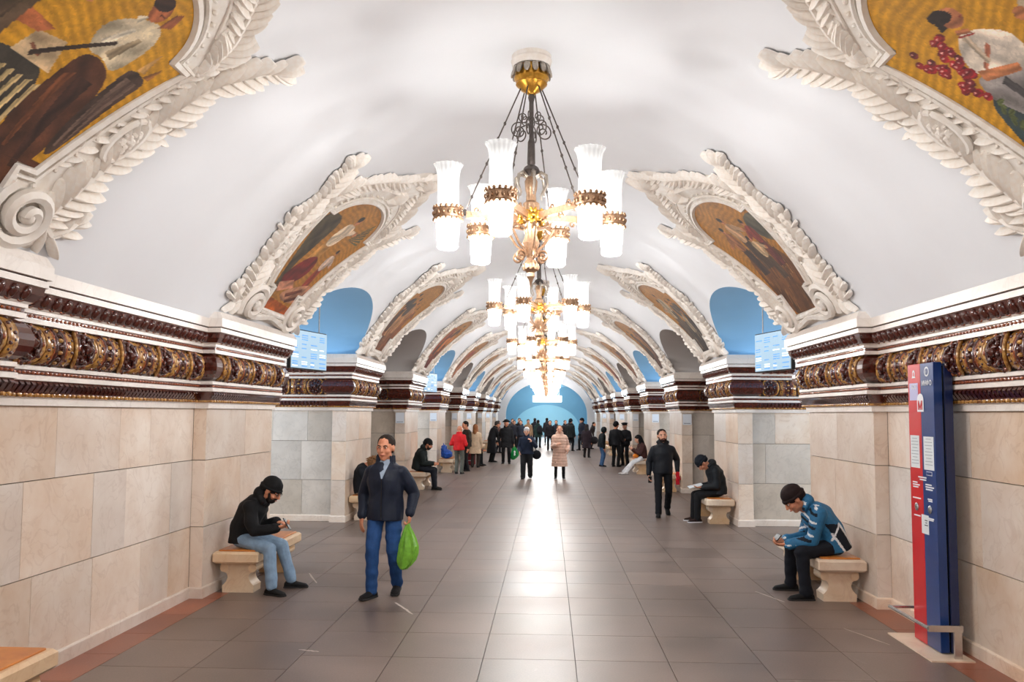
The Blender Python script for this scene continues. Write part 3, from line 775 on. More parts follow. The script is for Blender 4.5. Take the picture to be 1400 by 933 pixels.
def comp_orchard():                      # woman in a white blouse beside red fruit over gold
    S = [([(-.5, .2), (.55, .2), (.6, .75), (.55, 1.05), (.35, .95), (-.5, .6)], c_(46, 60, 62)), ([(-.4, .4), (.4, .3), (.45, .7), (-.2, .66)], c_(74, 72, 56))]
    S += [([(.47, 1.2), (.21, 1.06), (.0, 1.1), (-.1, .7), (.3, .66), (.44, .88), (.53, 1.02)], c_(150, 142, 138)), ([(.3, 1.08), (.2, .7), (.26, .7), (.36, 1.06)], c_(70, 66, 66))]
    S += [([(.31, 1.44), (.16, 1.39), (.0, 1.25), (.05, 1.08), (.19, 1.05), (.4, 1.12), (.47, 1.26)], c_(228, 214, 196)), ([(.2, 1.3), (.36, 1.2), (.37, 1.16), (.2, 1.26)], c_(186, 110, 80)), ([(.25, 1.4), (.28, 1.2), (.32, 1.2), (.3, 1.4)], c_(196, 176, 150))]
    S += [([(.43, 1.2), (.15, 1.1), (.17, 1.05), (.44, 1.12)], SKIN), (ellp(.22, 1.53, .085, .075, .3), c_(186, 116, 76)), (ellp(.27, 1.575, .085, .05, .4), c_(38, 26, 22)), ([(.3, 1.5), (.36, 1.5), (.33, 1.6), (.28, 1.58)], c_(38, 26, 22))]
    rg = random.Random(5)
    for i in range(46):
        t = rg.random(); a, b = ((.68, 1.5), (.56, 1.08)) if i % 2 else ((.44, 1.5), (.52, 1.17))
        x, y = a[0]+(b[0]-a[0])*t+rg.uniform(-.05, .05), a[1]+(b[1]-a[1])*t+rg.uniform(-.04, .04)
        S.append((ellp(x, y, .034, .03), c_(130+rg.randint(-30, 40), 26, 34))); S.append((ellp(x+.008, y+.008, .009, .008), c_(230, 160, 150)))
    S += figure(-.4, .6, 1.1, c_(210, 190, 160), c_(120, 70, 46), -.1, 1)
    S += [([(.17, 1.545), (.2, 1.55), (.2, 1.54)], c_(40, 22, 18)), ([(.14, 1.5), (.17, 1.505), (.168, 1.495)], c_(130, 44, 36)), ([(.28, 1.46), (.2, 1.42), (.21, 1.39), (.3, 1.43)], c_(178, 108, 70)), ([(.3, 1.42), (.19, 1.38), (.2, 1.37), (.31, 1.41)], c_(160, 60, 50))]
    for i in range(8): S.append((ellp(.48+.02*(i % 3), .98-.03*i, .03, .018, i), c_(84, 92, 50)))
    return S
def comp_rest():                         # reclining red figures, dark city edge
    S = [([(-.5, .2), (.5, .2), (.5, .34), (-.5, .4)], c_(176, 84, 24)), ([(-.95, 1.65), (-.56, .97), (-.45, .4), (-.3, .36), (-.4, .8), (-.3, 1.2), (-.35, 1.7)], c_(76, 66, 48))]
    S += figure(-.1, .75, 1.12, c_(226, 204, 176), c_(196, 140, 70), .12, 1, arm=1.2)
    S += [([(-.5, .62), (-.2, 1.05), (.1, 1.12), (.2, .85), (-.1, .6)], c_(120, 24, 24)), ([(-.4, .6), (-.05, .7), (.1, .6), (-.3, .48)], c_(206, 140, 110))]
    S += figure(.38, .62, .72, c_(214, 188, 170), c_(150, 50, 36), .05, 1)
    S += [([(-.2, .5), (.5, .74), (.66, .7), (.5, .42), (0, .38)], c_(184, 130, 100)), ([(0, .5), (.4, .64), (.44, .6), (.05, .45)], c_(120, 60, 44)), ([(.1, .42), (.5, .56), (.5, .5), (.14, .38)], c_(90, 40, 34))]
    for i in range(7): S.append(([(.3, 1.5), (.5+.03*i, 1.9-.06*i), (.53+.03*i, 1.87-.06*i)], c_(70, 78, 54)))
    return S
def comp_march():                        # group walking over a brown field
    S = [([(-.5, .2), (.5, .2), (.6, 1.0), (.2, 1.3), (-.7, 1.1)], c_(110, 66, 30)), ([(-.96, 1.56), (-.95, 1.17), (-.7, 1.1), (-.4, 1.4), (-.6, 1.6)], c_(92, 88, 72))]
    rg = random.Random(9)
    for i in range(60):
        x = rg.uniform(-.5, .6); y = rg.uniform(.25, 1.1); S.append(([(x, y), (x+.02, y), (x-.05, y+.2), (x-.065, y+.2)], c_(*rg.choice([(150,100,50),(84,50,26),(172,124,70),(64,40,24)]))))
    S += figure(.3, .85, .85, c_(150, 96, 60), c_(60, 44, 36), -.05, 1) + figure(.05, .9, .9, c_(190, 150, 110), c_(76, 56, 40), -.1, -1) + figure(-.35, .85, .75, c_(140, 52, 40), c_(96, 40, 36), -.08, 1) + figure(-.15, .7, .7, c_(200, 170, 130), c_(80, 60, 44), 0, -1)
    return S
PAL = [[(92,78,66),(60,52,48),(140,120,96),(170,150,120)], [(172,80,40),(120,44,30),(206,120,60),(90,50,34)], [(110,72,48),(84,56,44),(150,100,70),(60,48,44)], [(160,60,40),(190,120,80),(90,54,40),(140,100,70)], [(96,66,50),(140,84,50),(72,60,54),(180,130,90)]]
def comp_group(seed):
    rg = random.Random(seed); P = PAL[seed % len(PAL)]
    S = [([(-.5, .2), (.5, .2), (.62, .8+rg.random()*.3), (-.6, .7+rg.random()*.3)], c_(*P[1]))]
    for i in range(30):
        x = rg.uniform(-.45, .45); y = rg.uniform(.25, .9); S.append(([(x, y), (x+.03, y), (x+.01, y+.3), (x-.02, y+.3)], c_(*rg.choice(P))))
    for x in (-.45, .4, -.15, .15):
        S += figure(x+rg.uniform(-.05, .05), .55+rg.uniform(0, .25), rg.uniform(.85, 1.1), c_(*rg.choice(P)), c_(*rg.choice(P)), rg.uniform(-.1, .1), rg.choice((-1, 1)), arm=rg.random())
    return S

def paint_mat():
    m = bpy.data.materials.new('mosaic'); m.use_nodes = True; nt = m.node_tree; b = nt.nodes['Principled BSDF']; L = nt.links
    ca = node(nt, 'ShaderNodeVertexColor', layer_name='paint'); tc = node(nt, 'ShaderNodeTexCoord')
    nz = node(nt, 'ShaderNodeTexNoise'); nz.inputs['Scale'].default_value = 7; nz.inputs['Detail'].default_value = 6
    vo = node(nt, 'ShaderNodeTexVoronoi'); vo.inputs['Scale'].default_value = 55
    L.new(tc.outputs['Object'], nz.inputs['Vector']); L.new(tc.outputs['Object'], vo.inputs['Vector'])
    mr = node(nt, 'ShaderNodeMapRange'); mr.inputs['To Min'].default_value = .5; mr.inputs['To Max'].default_value = 1.5; L.new(nz.outputs['Fac'], mr.inputs['Value'])
    m2 = node(nt, 'ShaderNodeMapRange'); m2.inputs['To Min'].default_value = .82; m2.inputs['To Max'].default_value = 1.12; L.new(vo.outputs['Color'], m2.inputs['Value'])
    mu = node(nt, 'ShaderNodeMath', operation='MULTIPLY'); L.new(mr.outputs[0], mu.inputs[0]); L.new(m2.outputs[0], mu.inputs[1])
    hs = node(nt, 'ShaderNodeHueSaturation'); L.new(ca.outputs['Color'], hs.inputs['Color']); L.new(mu.outputs[0], hs.inputs['Value'])
    L.new(hs.outputs['Color'], b.inputs['Base Color']); b.inputs['Roughness'].default_value = .5
    MAT['mosaic'] = m
paint_mat()
def painting_mesh(shapes, nu, nv, gold=(206, 148, 40)):
    vsr = [V0+(.555-V0)*i/max(2, nv//6) for i in range(max(2, nv//6)+1)]
    vsr += [.5601+(VS-.5601)*i/int(nv*.6) for i in range(int(nv*.6)+1)]
    vsr += [VS+.0005+(V1-VS-.001)*sin(pi/2*i/int(nv*.24)) for i in range(int(nv*.24)+1)]
    vs_ = []; uv = []
    for v in vsr:
        w = half_w(v)
        for i in range(nu+1):
            u = w*(-1+2*i/nu); uv.append((u, v)); vs_.append(V_pt(u, v, .05))
    n = nu+1; fs_ = [(i*n+j, i*n+j+1, (i+1)*n+j+1, (i+1)*n+j) for i in range(len(vsr)-1) for j in range(nu)]
    mb = MB(); mb.add(vs_, fs_); me = mb.mesh('painting', MAT['mosaic'], smooth=False)
    uv = np.array(uv); U = uv[:, 0]; V = uv[:, 1]
    g = np.array(srgb(*gold)); col = np.repeat(g[None], len(U), 0)
    band = .86+.14*np.sin((V*1.0+U*.25)*90+3*np.sin(U*9))[:, None]     # rows of gold tesserae
    col = col*band
    for q, (poly, c) in enumerate(shapes):
        if 4 < len(poly) < 14: poly = chaikin(list(poly))
        P = np.array(poly); m_ = inside(poly, U, V)
        w_, e_ = np.linalg.eigh(np.cov((P-P.mean(0)).T)+1e-9*np.eye(2)); ax = e_[:, 0]; sp = max(np.sqrt(w_[0]), .01)
        ph = (U*ax[0]+V*ax[1])/sp*2.2; lo = U*e_[0, 1]+V*e_[1, 1]
        sh = 1+.30*np.sin(ph+1.3*np.sin(lo*11+q)+q)+.2*np.sin(ph*2.3+2*np.sin(lo*17+2*q))
        col[m_] = (np.array(c)[None]*sh[:, None])[m_]
    at = me.color_attributes.new('paint', 'FLOAT_COLOR', 'POINT')
    buf = np.ones((len(U), 4), np.float32); buf[:, :3] = col; at.data.foreach_set('color', buf.ravel())
    return me

# -- stucco pieces (local: x along the leaf, y across, z out of the vault)
def leaf_mesh(name, lobes, wid, curl, asym=0.0):
    NX, NY = 10, 4; mb = MB(); top = []
    for i in range(NX+1):
        t = i/NX
        w = wid*(1-((t-.55)/.62)**4 if t > .55 else .45+.55*sin(pi/2*t/.55))*(.86+.14*abs(sin(lobes*pi*t+.4)))
        if i == NX: w = wid*.4
        h = .10+.2*sin(pi*min(1, t*.8+.1))+curl*t*t*(1-.55*t)
        r = []
        for j in range(-NY, NY+1):
            q = j/NY
            r.append((t+(-.12*abs(q)*(1-t)), q*w+asym*t*t, h*(1-.93*abs(q)**1.6)))
        top.append(r)
    n = 2*NY+1
    vs_ = [p for r in top for p in r]; fs_ = [(i*n+j, i*n+j+1, (i+1)*n+j+1, (i+1)*n+j) for i in range(NX) for j in range(2*NY)]
    k = len(vs_)
    rim = [i*n for i in range(NX+1)]+[NX*n+j for j in range(1, n)]+[i*n+n-1 for i in range(NX-1, -1, -1)]+[j for j in range(n-2, 0, -1)]
    vs_ += [(vs_[i][0]*.98, vs_[i][1]*.96, -.02) for i in rim]
    m = len(rim)
    for a in range(m): fs_.append((rim[a], rim[(a+1) % m], k+(a+1) % m, k+a))
    mb.add(vs_, fs_); me = mb.mesh(name, MAT['stucco_leaf']); me.set_sharp_from_angle(angle=radians(50)); return me
LEAF = [leaf_mesh('leaf_tip', 2, .24, .1), leaf_mesh('acanthus_leaf', 1, .165, .16, -.14), leaf_mesh('acanthus_leaf', 1, .165, .16, .14), leaf_mesh('shell_lobe', 1, .18, .12)]

def cat_rom(pts, n):
    out = []; P = [pts[0]]+list(pts)+[pts[-1]]
    for i in range(1, len(P)-2):
        for k in range(n):
            t = k/n; a, b, c, d = P[i-1], P[i], P[i+1], P[i+2]
            out.append(tuple(.5*(2*b[q]+(c[q]-a[q])*t+(2*a[q]-5*b[q]+4*c[q]-d[q])*t*t+(3*b[q]-a[q]-3*c[q]+d[q])*t**3) for q in (0, 1)))
    out.append(pts[-1]); return out
PIECES = []       # (name, mesh index, u, v, angle, sx, sy, sz, n)
RIBS = []
def plume(pts, nl, s0, s1, left=True, right=True, spread=50, rib=.02, tip=True, zs=1.0):
    cur = cat_rom(pts, 12); RIBS.append((cur, rib))
    L = len(cur)-1
    for k in range(nl):
        t = (k+.4)/nl; i = min(L-1, int(t*L)); a = cur[i]; b = cur[min(L, i+2)]
        ang = atan2(b[1]-a[1], b[0]-a[0]); s = s0+(s1-s0)*t; s *= (.72+.42*abs(sin(pi*(k+.5)/5.5)))*(1+.06*((k*37) % 7-3)/3)
        if left: PIECES.append(('acanthus_leaf', 1, a[0], a[1], ang+radians(spread*(1-.3*t)), s, s, s*zs, .02))
        if right: PIECES.append(('acanthus_leaf', 2, a[0], a[1], ang-radians(spread*(1-.3*t)), s, s, s*zs, .02))
    if tip:
        a, b = cur[-3], cur[-1]; ang = atan2(b[1]-a[1], b[0]-a[0]); s = max(s1, .1)*1.0
        for d in (-34, 0, 34): PIECES.append(('leaf_tip', 0, b[0]-.02*cos(ang), b[1]-.02*sin(ang), ang+radians(d), s, s, s*zs, .03))
for q in (-1, 1):
    L_, R_ = (True, False) if q < 0 else (False, True)
    mir = lambda P: [(q*u, v) for u, v in P]
    plume(mir([(.95, .30), (1.12, .75), (1.2, 1.25), (1.32, 1.75), (1.6, 2.14)]), 24, .25, .22, True, True, 62, .03)      # big side plume
    plume(mir([(.72, .62), (.86, 1.0), (1.0, 1.4), (1.06, 1.72)]), 13, .14, .15, True, True, 55, .015)                      # garland beside the painting
    plume(mir([(1.08, 1.78), (1.0, 2.02), (.72, 2.3), (.38, 2.52), (.12, 2.8)]), 20, .2, .19, True, True, 60, .022)           # over the arch to the crest
    plume(mir([(.85, 1.95), (.6, 2.18), (.3, 2.3), (.05, 2.34)]), 9, .12, .12, L_, R_, 45, .015, tip=False)
    plume(mir([(1.05, .95), (1.32, 1.15), (1.42, 1.35)]), 5, .16, .14, True, True, 55, .02)
    plume(mir([(.9, .3), (1.12, .18), (1.25, .32)]), 5, .2, .16, True, True, 60, .03)
for d in range(-3, 4): PIECES.append(('shell_lobe', 3, .015*d, 2.62, pi/2+d*.24, .34-.02*abs(d), .34, .34, .03))
for d in range(-2, 3): PIECES.append(('shell_lobe', 3, .03*d, 2.2, pi/2+d*.3, .26, .3, .3, .03))
def frame_template(level):
    """level 0: every leaf a piece; 1: leaves joined (far panels)"""
    root = empty('vault_fresco')
    # backing plate with a cut-out read by the painting standing on it
    edge = [(.0, .06), (.45, .05), (1.0, .04), (1.18, .2), (1.2, .6), (1.3, 1.0), (1.36, 1.45), (1.46, 1.85), (1.5, 2.05), (1.3, 2.0), (1.06, 2.12), (.8, 2.36), (.5, 2.56), (.28, 2.82), (.0, 2.95)]
    ring = cat_rom(edge, 4); ring = ring+[(-u, v) for u, v in ring[-2:0:-1]]
    mb = MB(); cen = (0, 1.2); rows = []
    for k, n_ in ((0, .03), (.35, .03), (.7, .03), (.97, .032), (1, .0)): rows.append([V_pt(cen[0]+(u-cen[0])*k, cen[1]+(v-cen[1])*k, n_) for u, v in ring])
    mb.rings(rows, caps=False); mb.build('backing_plate', MAT['stucco'], root)
    # moulding round the painting
    oc = [(half_w(v), v) for v in OUT_V]; ring = [(u, v) for u, v in oc]+[(-u, v) for u, v in oc[::-1]]
    for k, (off, r, z) in enumerate(((.035, .034, .045), (.1, .018, .05))):
        mb = MB(); pts = []
        for u, v in ring: 
            du, dv = u, v-1.15; l = math.hypot(du, dv); pts.append(V_pt(u+du/l*off, v+dv/l*off, z))
        mb.tube(pts, r, 6, closed=True); mb.build('moulding', MAT['stucco'], root)
    if level == 0:      # pearls between the mouldings
        mb = MB()
        for i in range(0, 46):
            u, v = ring[int(i*len(ring)/46)]; du, dv = u, v-1.15; l = math.hypot(du, dv); mb.ell(V_pt(u+du/l*.145, v+dv/l*.145, .045), (.018, .018, .018), 6, 4)
        tag(mb.build('pearl_row', MAT['stucco'], root), kind='stuff')
    for q in (-1, 1):   # volutes at the foot
        mb = MB(); sp = []
        for i in range(41):
            t = i/40; a = q*(2.4+t*2*pi*2.1); r = .25*(1-t)+.03; sp.append(V_pt(q*.7+r*cos(a)*1.0, .26+r*sin(a)*.85, .05+.07*t))
        mb.tube(sp, [.05-.015*i/40 for i in range(41)], 6); mb.ell(V_pt(q*.7, .26, .1), (.05, .05, .05), 8, 6); mb.build('volute', MAT['stucco_leaf'], root)
        mb = MB(); M = V_frame(q*1.06, 1.02, radians(90-q*12), .03)
        o_ = MB(); o_.tube([(.19*cos(2*pi*i/20), .11*sin(2*pi*i/20), .03) for i in range(20)], .024, 6, closed=True)
        rg = random.Random(4)
        for i in range(26):
            a = rg.random()*6.28; r = sqrt(rg.random())*.8; o_.ell((.15*r*cos(a), .075*r*sin(a), .035+.03*(1-r)), (.022, .022, .022), 6, 4)
        mb.join(o_, M); mb.build('fruit_boss', MAT['stucco_leaf'], root)
    mb = MB(); mb.tube([V_pt(u, .12+.03*cos(u*6), .05) for u in [-.6+1.2*i/12 for i in range(13)]], .045, 6); mb.tube([V_pt(u, .19, .06) for u in [-.4+.8*i/8 for i in range(9)]], .025, 6); mb.build('foot_bar', MAT['stucco'], root)
    mb = MB()
    for cur, r in RIBS: mb.tube([V_pt(u, v, .035) for u, v in cur[::3]], [r*(1-.5*i/len(cur[::3])) for i in range(len(cur[::3]))], 5)
    if level: 
        for nm, mi, u, v, a, sx, sy, sz, n_ in PIECES[::1]:
            me = LEAF[mi]; M = V_frame(u, v, a, n_) @ Matrix.Diagonal((sx, sy, sz, 1))
            q = MB(); q.v = [tuple(x.co) for x in me.vertices]; q.f = [tuple(p.vertices) for p in me.polygons]; q.m = [0]*len(q.f); mb.join(q, M)
        tag(mb.build('acanthus_foliage', MAT['stucco_leaf'], root), kind='stuff')
    else:
        tag(mb.build('stem_scrolls', MAT['stucco_leaf'], root), kind='stuff')
        for nm, mi, u, v, a, sx, sy, sz, n_ in PIECES: link(nm, LEAF[mi], root, V_frame(u, v, a, n_) @ Matrix.Diagonal((sx, sy, sz, 1)))
    return root
FR0, FR1 = frame_template(0), frame_template(1)
used = {0: False, 1: False}
FRAMES = {}
for s in (-1, 1):
    for k in range(N_PIER+1):
        lv = 0 if k <= 2 else 1; src = FR0 if lv == 0 else FR1
        FRAMES[(s, k)] = copy_tree(src) if used[lv] else src; used[lv] = True
SIDE_TXT = {-1: 'opposite the red and blue column', 1: 'on the red and blue column side'}
for s in (-1, 1):
    for k in range(N_PIER+1):
        yc = 4.2 if k == 0 else 9.65+PITCH*(k-1)
        lv = 0 if k <= 2 else 1; src = FR0 if lv == 0 else FR1
        o = FRAMES[(s, k)]
        o.location = (0, yc, 0); o.scale = (-s, 1, 1)
        o['fresco_side'] = s; 
        shp = {(-1, 0): comp_worker, (1, 0): comp_orchard, (-1, 1): comp_rest, (1, 1): comp_march}.get((s, k))
        S = shp() if shp else comp_group(k*2+(s > 0))
        res = (170, 270) if k == 0 else (120, 190) if k == 1 else (48, 80) if k <= 3 else (24, 40)
        gold = (214, 154, 34) if k == 0 else (190, 128, 44)
        link('painting', painting_mesh(S, *res, gold=gold), o)
        lab = {(-1, 0): 'gold fresco of a man in white shirt and brown trousers, in white stucco frame',
               (1, 0): 'gold fresco of a woman in white blouse with red fruit, in white stucco frame',
               (-1, 1): 'fresco of red-draped figures with a raised green branch, in white stucco frame',
               (1, 1): 'fresco of people crossing a brown field, in white stucco frame'}.get((s, k),
               '%s stucco-framed fresco down the hall %s' % (ORD[k], SIDE_TXT[s]))
        tag(o, lab, 'fresco', 'stucco framed frescoes along the vault')
        del o['fresco_side']
# ================================================================== BENCHES
def make_bench():
    root = empty('marble_bench')
    mb = MB(); mb.bbox((0, 0, .385), (.50, 1.56, .125), .022); slab = mb.build('seat_slab', MAT['bench_marble'], root, angle=30)
    mb = MB(); mb.bbox((.0, 0, .454), (.40, 1.44, .018), .005); mb.build('wooden_top', MAT['bench_wood'], root, angle=30)
    prof = [(.17, 0), (.175, .075), (.16, .085), (.13, .12), (.115, .165), (.125, .20), (.16, .225), (.19, .25), (.2, .285), (.19, .315), (.175, .3225)]
    for yy in (-.56, .56):
        mb = MB(); P = [(x, z) for x, z in prof]+[(-x, z) for x, z in prof[::-1]]
        a = [(x, yy-.11, z) for x, z in P]; b = [(x, yy+.11, z) for x, z in P]; n = len(P)
        mb.add(a+b, [(i, (i+1) % n, n+(i+1) % n, n+i) for i in range(n)]+[tuple(range(n))[::-1], tuple(range(n, 2*n))])
        sup = mb.build('support', MAT['bench_marble'], root, angle=40)
        for q in (-1, 1):
            m2 = MB(); m2.tube([(.155*q, yy-.115, .262), (.155*q, yy+.115, .262)], .045, 12); m2.build('scroll', MAT['bench_marble'], sup)
    return root
BENCH = {}
b0 = make_bench(); first = True
blab = {(-1, 0): 'marble bench with orange wooden top at the corner of the first blind wall',
        (-1, 1): 'marble bench under the man in black beanie and pale jeans', (1, 1): 'marble bench under the man in the blue and white jacket',
        (-1, 2): 'marble bench under the person with the fur hood', (1, 2): 'marble bench under the hooded man reading papers',
        (-1, 3): 'marble bench under the man in dark green jacket and black beanie', (1, 3): 'marble bench behind the walking man with the red glove',
        (-1, 4): 'marble bench carrying the blue bag', (1, 4): 'marble bench under the long-haired woman in white trousers', (-1, 5): 'marble bench under the crouching man in dark jacket',
        (1, 5): 'marble bench beside the two uniformed people'}
for s in (-1, 1):
    for k in range(0, 8):
        if s > 0 and k == 0: continue
        a, b = PIERS[k]
        o = b0 if first else copy_tree(b0); first = False
        o.location = (s*3.21, (a+b)/2-.05+(.3 if k == 0 else 0), 0)
        tag(o, blab.get((s, k), '%s marble bench down the hall %s' % (ORD[k], SIDE_TXT[s])), 'bench', 'marble benches along the pylons')
        BENCH[(s, k)] = o

# ================================================================== EMERGENCY / INFORMATION COLUMN
mat('col_red', srgb(206, 16, 26), .3, coat=.3, var=.06, scale=2); mat('col_blue', srgb(20, 58, 122), .28, coat=.3, var=.08, scale=2); mat('col_navy', srgb(10, 32, 80), .3, coat=.3, var=.1, scale=2)
mat('white_print', srgb(235, 236, 240), .5); mat('paper', srgb(226, 232, 234), .7, var=.06, scale=8); mat('lavender', srgb(190, 188, 226), .5); mat('red_print', srgb(200, 20, 30), .5); mat('grey_print', srgb(150, 158, 168), .4)
FX = 3.35
col = empty('information_column', (0, 0, 0))
tag(col, 'tall red and blue information column with white notices standing by the wall', 'info column')
mb = MB(); mb.bbox((FX+.035, 7.265, 1.21), (.07, .235, 2.38), .004); mb.build('red_panel', MAT['col_red'], col, angle=30)
mb = MB(); mb.bbox((FX+.035, 7.025, 1.21), (.07, .24, 2.38), .004); bluep = mb.build('blue_panel', MAT['col_blue'], col, angle=30)
mb = MB(); mb.box((FX+.078, 7.14, 1.2), (.016, .44, 2.34)); mb.build('recessed_joint', MAT['glass_dark'], col, smooth=False)
mb = MB(); mb.bbox((FX+.12, 7.14, 1.205), (.068, .48, 2.37), .004); mb.build('rear_panel', MAT['col_navy'], col, angle=30)
mb = MB(); mb.box((3.36, 7.14, .006), (.34, .84, .012)); mb.build('base_plate', MAT['bench_marble'], col, smooth=False)
mb = MB()
mb.tube([(3.46, 7.52, .25), (3.2, 7.52, .25)], .013, 8); mb.tube([(3.2, 7.53, .25), (3.2, 6.78, .25)], .015, 8); mb.box((3.33, 6.78, .25), (.27, .03, .05)); mb.box((3.43, 6.79, .13), (.06, .02, .24)); mb.box((3.43, 7.5, .13), (.03, .02, .24))
mb.build('guard_rail', MAT['steel'], col)
FM = Matrix(((0, 0, -1, 0), (-1, 0, 0, 0), (0, 1, 0, 0), (0, 0, 0, 1)))
def on_face(y, z, d=.002): return Matrix.Translation((FX-d, y, z)) @ FM
def sheet(name, m, y, z, w, h, d=.0015, par=col):
    mb = MB(); mb.box((FX-d/2-.0004, y, z), (d, w, h)); return mb.build(name, MAT[m], par, smooth=False)
def text(name, s_, y, z, size, m, par=col, M=None, bold=.0):
    c = bpy.data.curves.new(name, 'FONT'); c.body = s_; c.size = size; c.align_x = 'CENTER'; c.align_y = 'CENTER'; c.extrude = .0006; c.offset = bold; c.resolution_u = 3
    c.materials.append(MAT[m]); o = bpy.data.objects.new(name, c); C.objects.link(o); o.parent = par; o.matrix_local = M if M is not None else on_face(y, z, .004); return o
def poly(name, pts, m, y, z, d=.0025, par=col, hole=None):
    mb = MB(); n = len(pts); M = on_face(y, z, d)
    mb.add([M @ Vector((a, b, 0)) for a, b in pts]+[M @ Vector((a, b, -.002)) for a, b in pts], [tuple(range(n)), tuple(range(n, 2*n))[::-1]]+[(i, (i+1) % n, n+(i+1) % n, n+i) for i in range(n)])
    return mb.build(name, MAT[m], par, smooth=False)
# bell, ring, captions
poly('bell_icon', [(-.035, -.03), (-.024, -.015), (-.022, .02), (-.01, .038), (.01, .038), (.022, .02), (.024, -.015), (.035, -.03)], 'white_print', 7.265, 2.31)
poly('bell_icon', [(-.012, -.014), (-.01, .012), (0, .022), (.01, .012), (.012, -.014)], 'col_red', 7.265, 2.31, .0035)
sheet('lavender_sticker', 'lavender', 7.27, 2.16, .16, .15); text('caption', 'SOS', 7.265, 2.2, .055, 'white_print', bold=.001)
poly('ring_icon', ellp(0, 0, .042, .042, n=24), 'white_print', 7.02, 2.325); poly('ring_icon', ellp(0, 0, .028, .028, n=24), 'col_blue', 7.02, 2.325, .0035)
text('caption', 'i', 7.02, 2.325, .05, 'white_print', M=on_face(7.02, 2.325, .006)); text('caption', 'ИНФО', 7.02, 2.225, .058, 'white_print', bold=.0012)
# metro badge: white dome with a red letter
poly('badge', [(-.06, -.075), (.06, -.075)]+[(.06*cos(pi*i/12), .02+.062*sin(pi*i/12)) for i in range(13)], 'white_print', 7.145, 2.06, .004)
text('caption', 'М', 7.145, 2.035, .1, 'red_print', M=on_face(7.145, 2.035, .0065), bold=.003)
sheet('notice', 'paper', 7.275, 1.64, .17, .28); sheet('notice', 'paper', 7.02, 1.635, .18, .28); sheet('notice', 'paper', 7.12, 1.03, .13, .16)
for y0 in (7.275, 7.02):
    for i in range(9): sheet('print_line', 'grey_print', y0, 1.755-.027*i, .13 if i % 3 else .09, .005, .003)
for i, w in enumerate((.05, .03, .06)): sheet('print_line', 'glass_dark', 7.10, 1.065-.02*i, w, .006, .003)
poly('button_frame', [(-.05, -.016), (.05, -.016), (.05, .016), (-.05, .016)], 'white_print', 7.02, 1.465); poly('button_frame', [(-.046, -.012), (.046, -.012), (.046, .012), (-.046, .012)], 'col_blue', 7.02, 1.465, .0035)
for y0, z, w in ((7.15, 1.425, .15), (7.14, 1.405, .12), (7.29, 1.375, .09), (7.27, 1.355, .13), (7.28, 1.335, .1), (7.265, 1.24, .15), (7.265, 1.09, .12), (7.04, 1.37, .11), (7.02, 1.35, .15), (7.03, 1.33, .12), (7.02, 1.25, .08), (7.015, 1.235, .07), (7.01, 1.09, .1), (7.01, 1.077, .08)): sheet('print_line', 'white_print', y0, z, w, .011, .002)
for y0 in (7.265, 7.02):
    mb = MB(); M = on_face(y0, 1.165, .001) ; q = MB(); q.lathe([(.034, 0), (.034, .006), (.026, .009), (.004, .012)], 20); mb.join(q, M); mb.build('call_button', MAT['steel'], col)

# ================================================================== HANGING SCREENS, BANNER, NOTICES
def screen_mat():
    m = bpy.data.materials.new('screen_glow'); m.use_nodes = True; nt = m.node_tree; b = nt.nodes['Principled BSDF']; L = nt.links
    b.inputs['Base Color'].default_value = (.02, .03, .05, 1); b.inputs['Roughness'].default_value = .2
    b.inputs['Emission Color'].default_value = (*srgb(196, 228, 250), 1); b.inputs['Emission Strength'].default_value = .66
    m.cycles.emission_sampling = 'NONE'; MAT['screen_glow'] = m
    mat('screen_text', srgb(60, 130, 210), .4, emit=srgb(70, 150, 226), emit_s=.5); mat('screen_white', srgb(240, 248, 255), .4, emit=srgb(240, 250, 255), emit_s=.75)
    MAT['screen_text'].cycles.emission_sampling = 'NONE'; MAT['screen_white'].cycles.emission_sampling = 'NONE'
screen_mat()
def make_screen(s):
    root = empty('hanging_screen')
    # local: x along the screen, y out of the back, screen faces -y
    mb = MB(); mb.bbox((0, .03, 0), (.98, .06, .56), .01); mb.build('housing', MAT['black_plastic'], root, angle=30)
    mb = MB(); mb.box((0, -.002, 0), (.95, .006, .53)); disp = mb.build('display', MAT['screen_glow'], root, smooth=False)
    rg = random.Random(2)
    for r in range(4):
        for c in range(4):
            w = rg.uniform(.09, .18); z = .2-.125*r; x = -.36+.24*c
            for i in range(3):
                if rg.random() < .8:
                    mb = MB(); mb.box((x+(w-.18)/2, -.006, z-.03*i), (w, .002, .013)); mb.build('text_line', MAT['screen_text' if rg.random() < .75 else 'screen_white'], disp, smooth=False)
    for x in (-.3, .3):
        mb = MB(); mb.tube([(x, .03, .27), (x, .03, .90)], .012, 6); mb.build('hanger', MAT['steel'], root)
    return root
scr = make_screen(1); first = True
for s, k, lab in ((-1, 0, 'bright hanging screen in the passage above the seated man in pale jeans'), (1, 0, 'bright hanging screen in the passage beyond the red and blue column'),
                  (-1, 2, 'small bright hanging screen further down, opposite the red and blue column')):
    o = scr if first else copy_tree(scr); first = False
    y = 11.45+PITCH*k
    a = atan2(.9, .23)           # the screen runs nearly along the hall, turned a little to the camera
    o.location = (s*3.27, y, 2.84); o.rotation_euler = (0, 0, (a if s < 0 else -a)); 
    tag(o, lab, 'screen', 'hanging screens in the passages')
sign = empty('hanging_sign', (.06, 61.45, 3.08)); tag(sign, 'white lit direction sign hanging under the farthest vault', 'sign')
mat('sign_glow', srgb(250, 250, 250), .5, emit=(1, 1, 1), emit_s=1.2); MAT['sign_glow'].cycles.emission_sampling = 'NONE'
mb = MB(); mb.bbox((0, 0, 0), (2.2, .12, .5), .02); mb.build('light_box', MAT['sign_glow'], sign, angle=30)
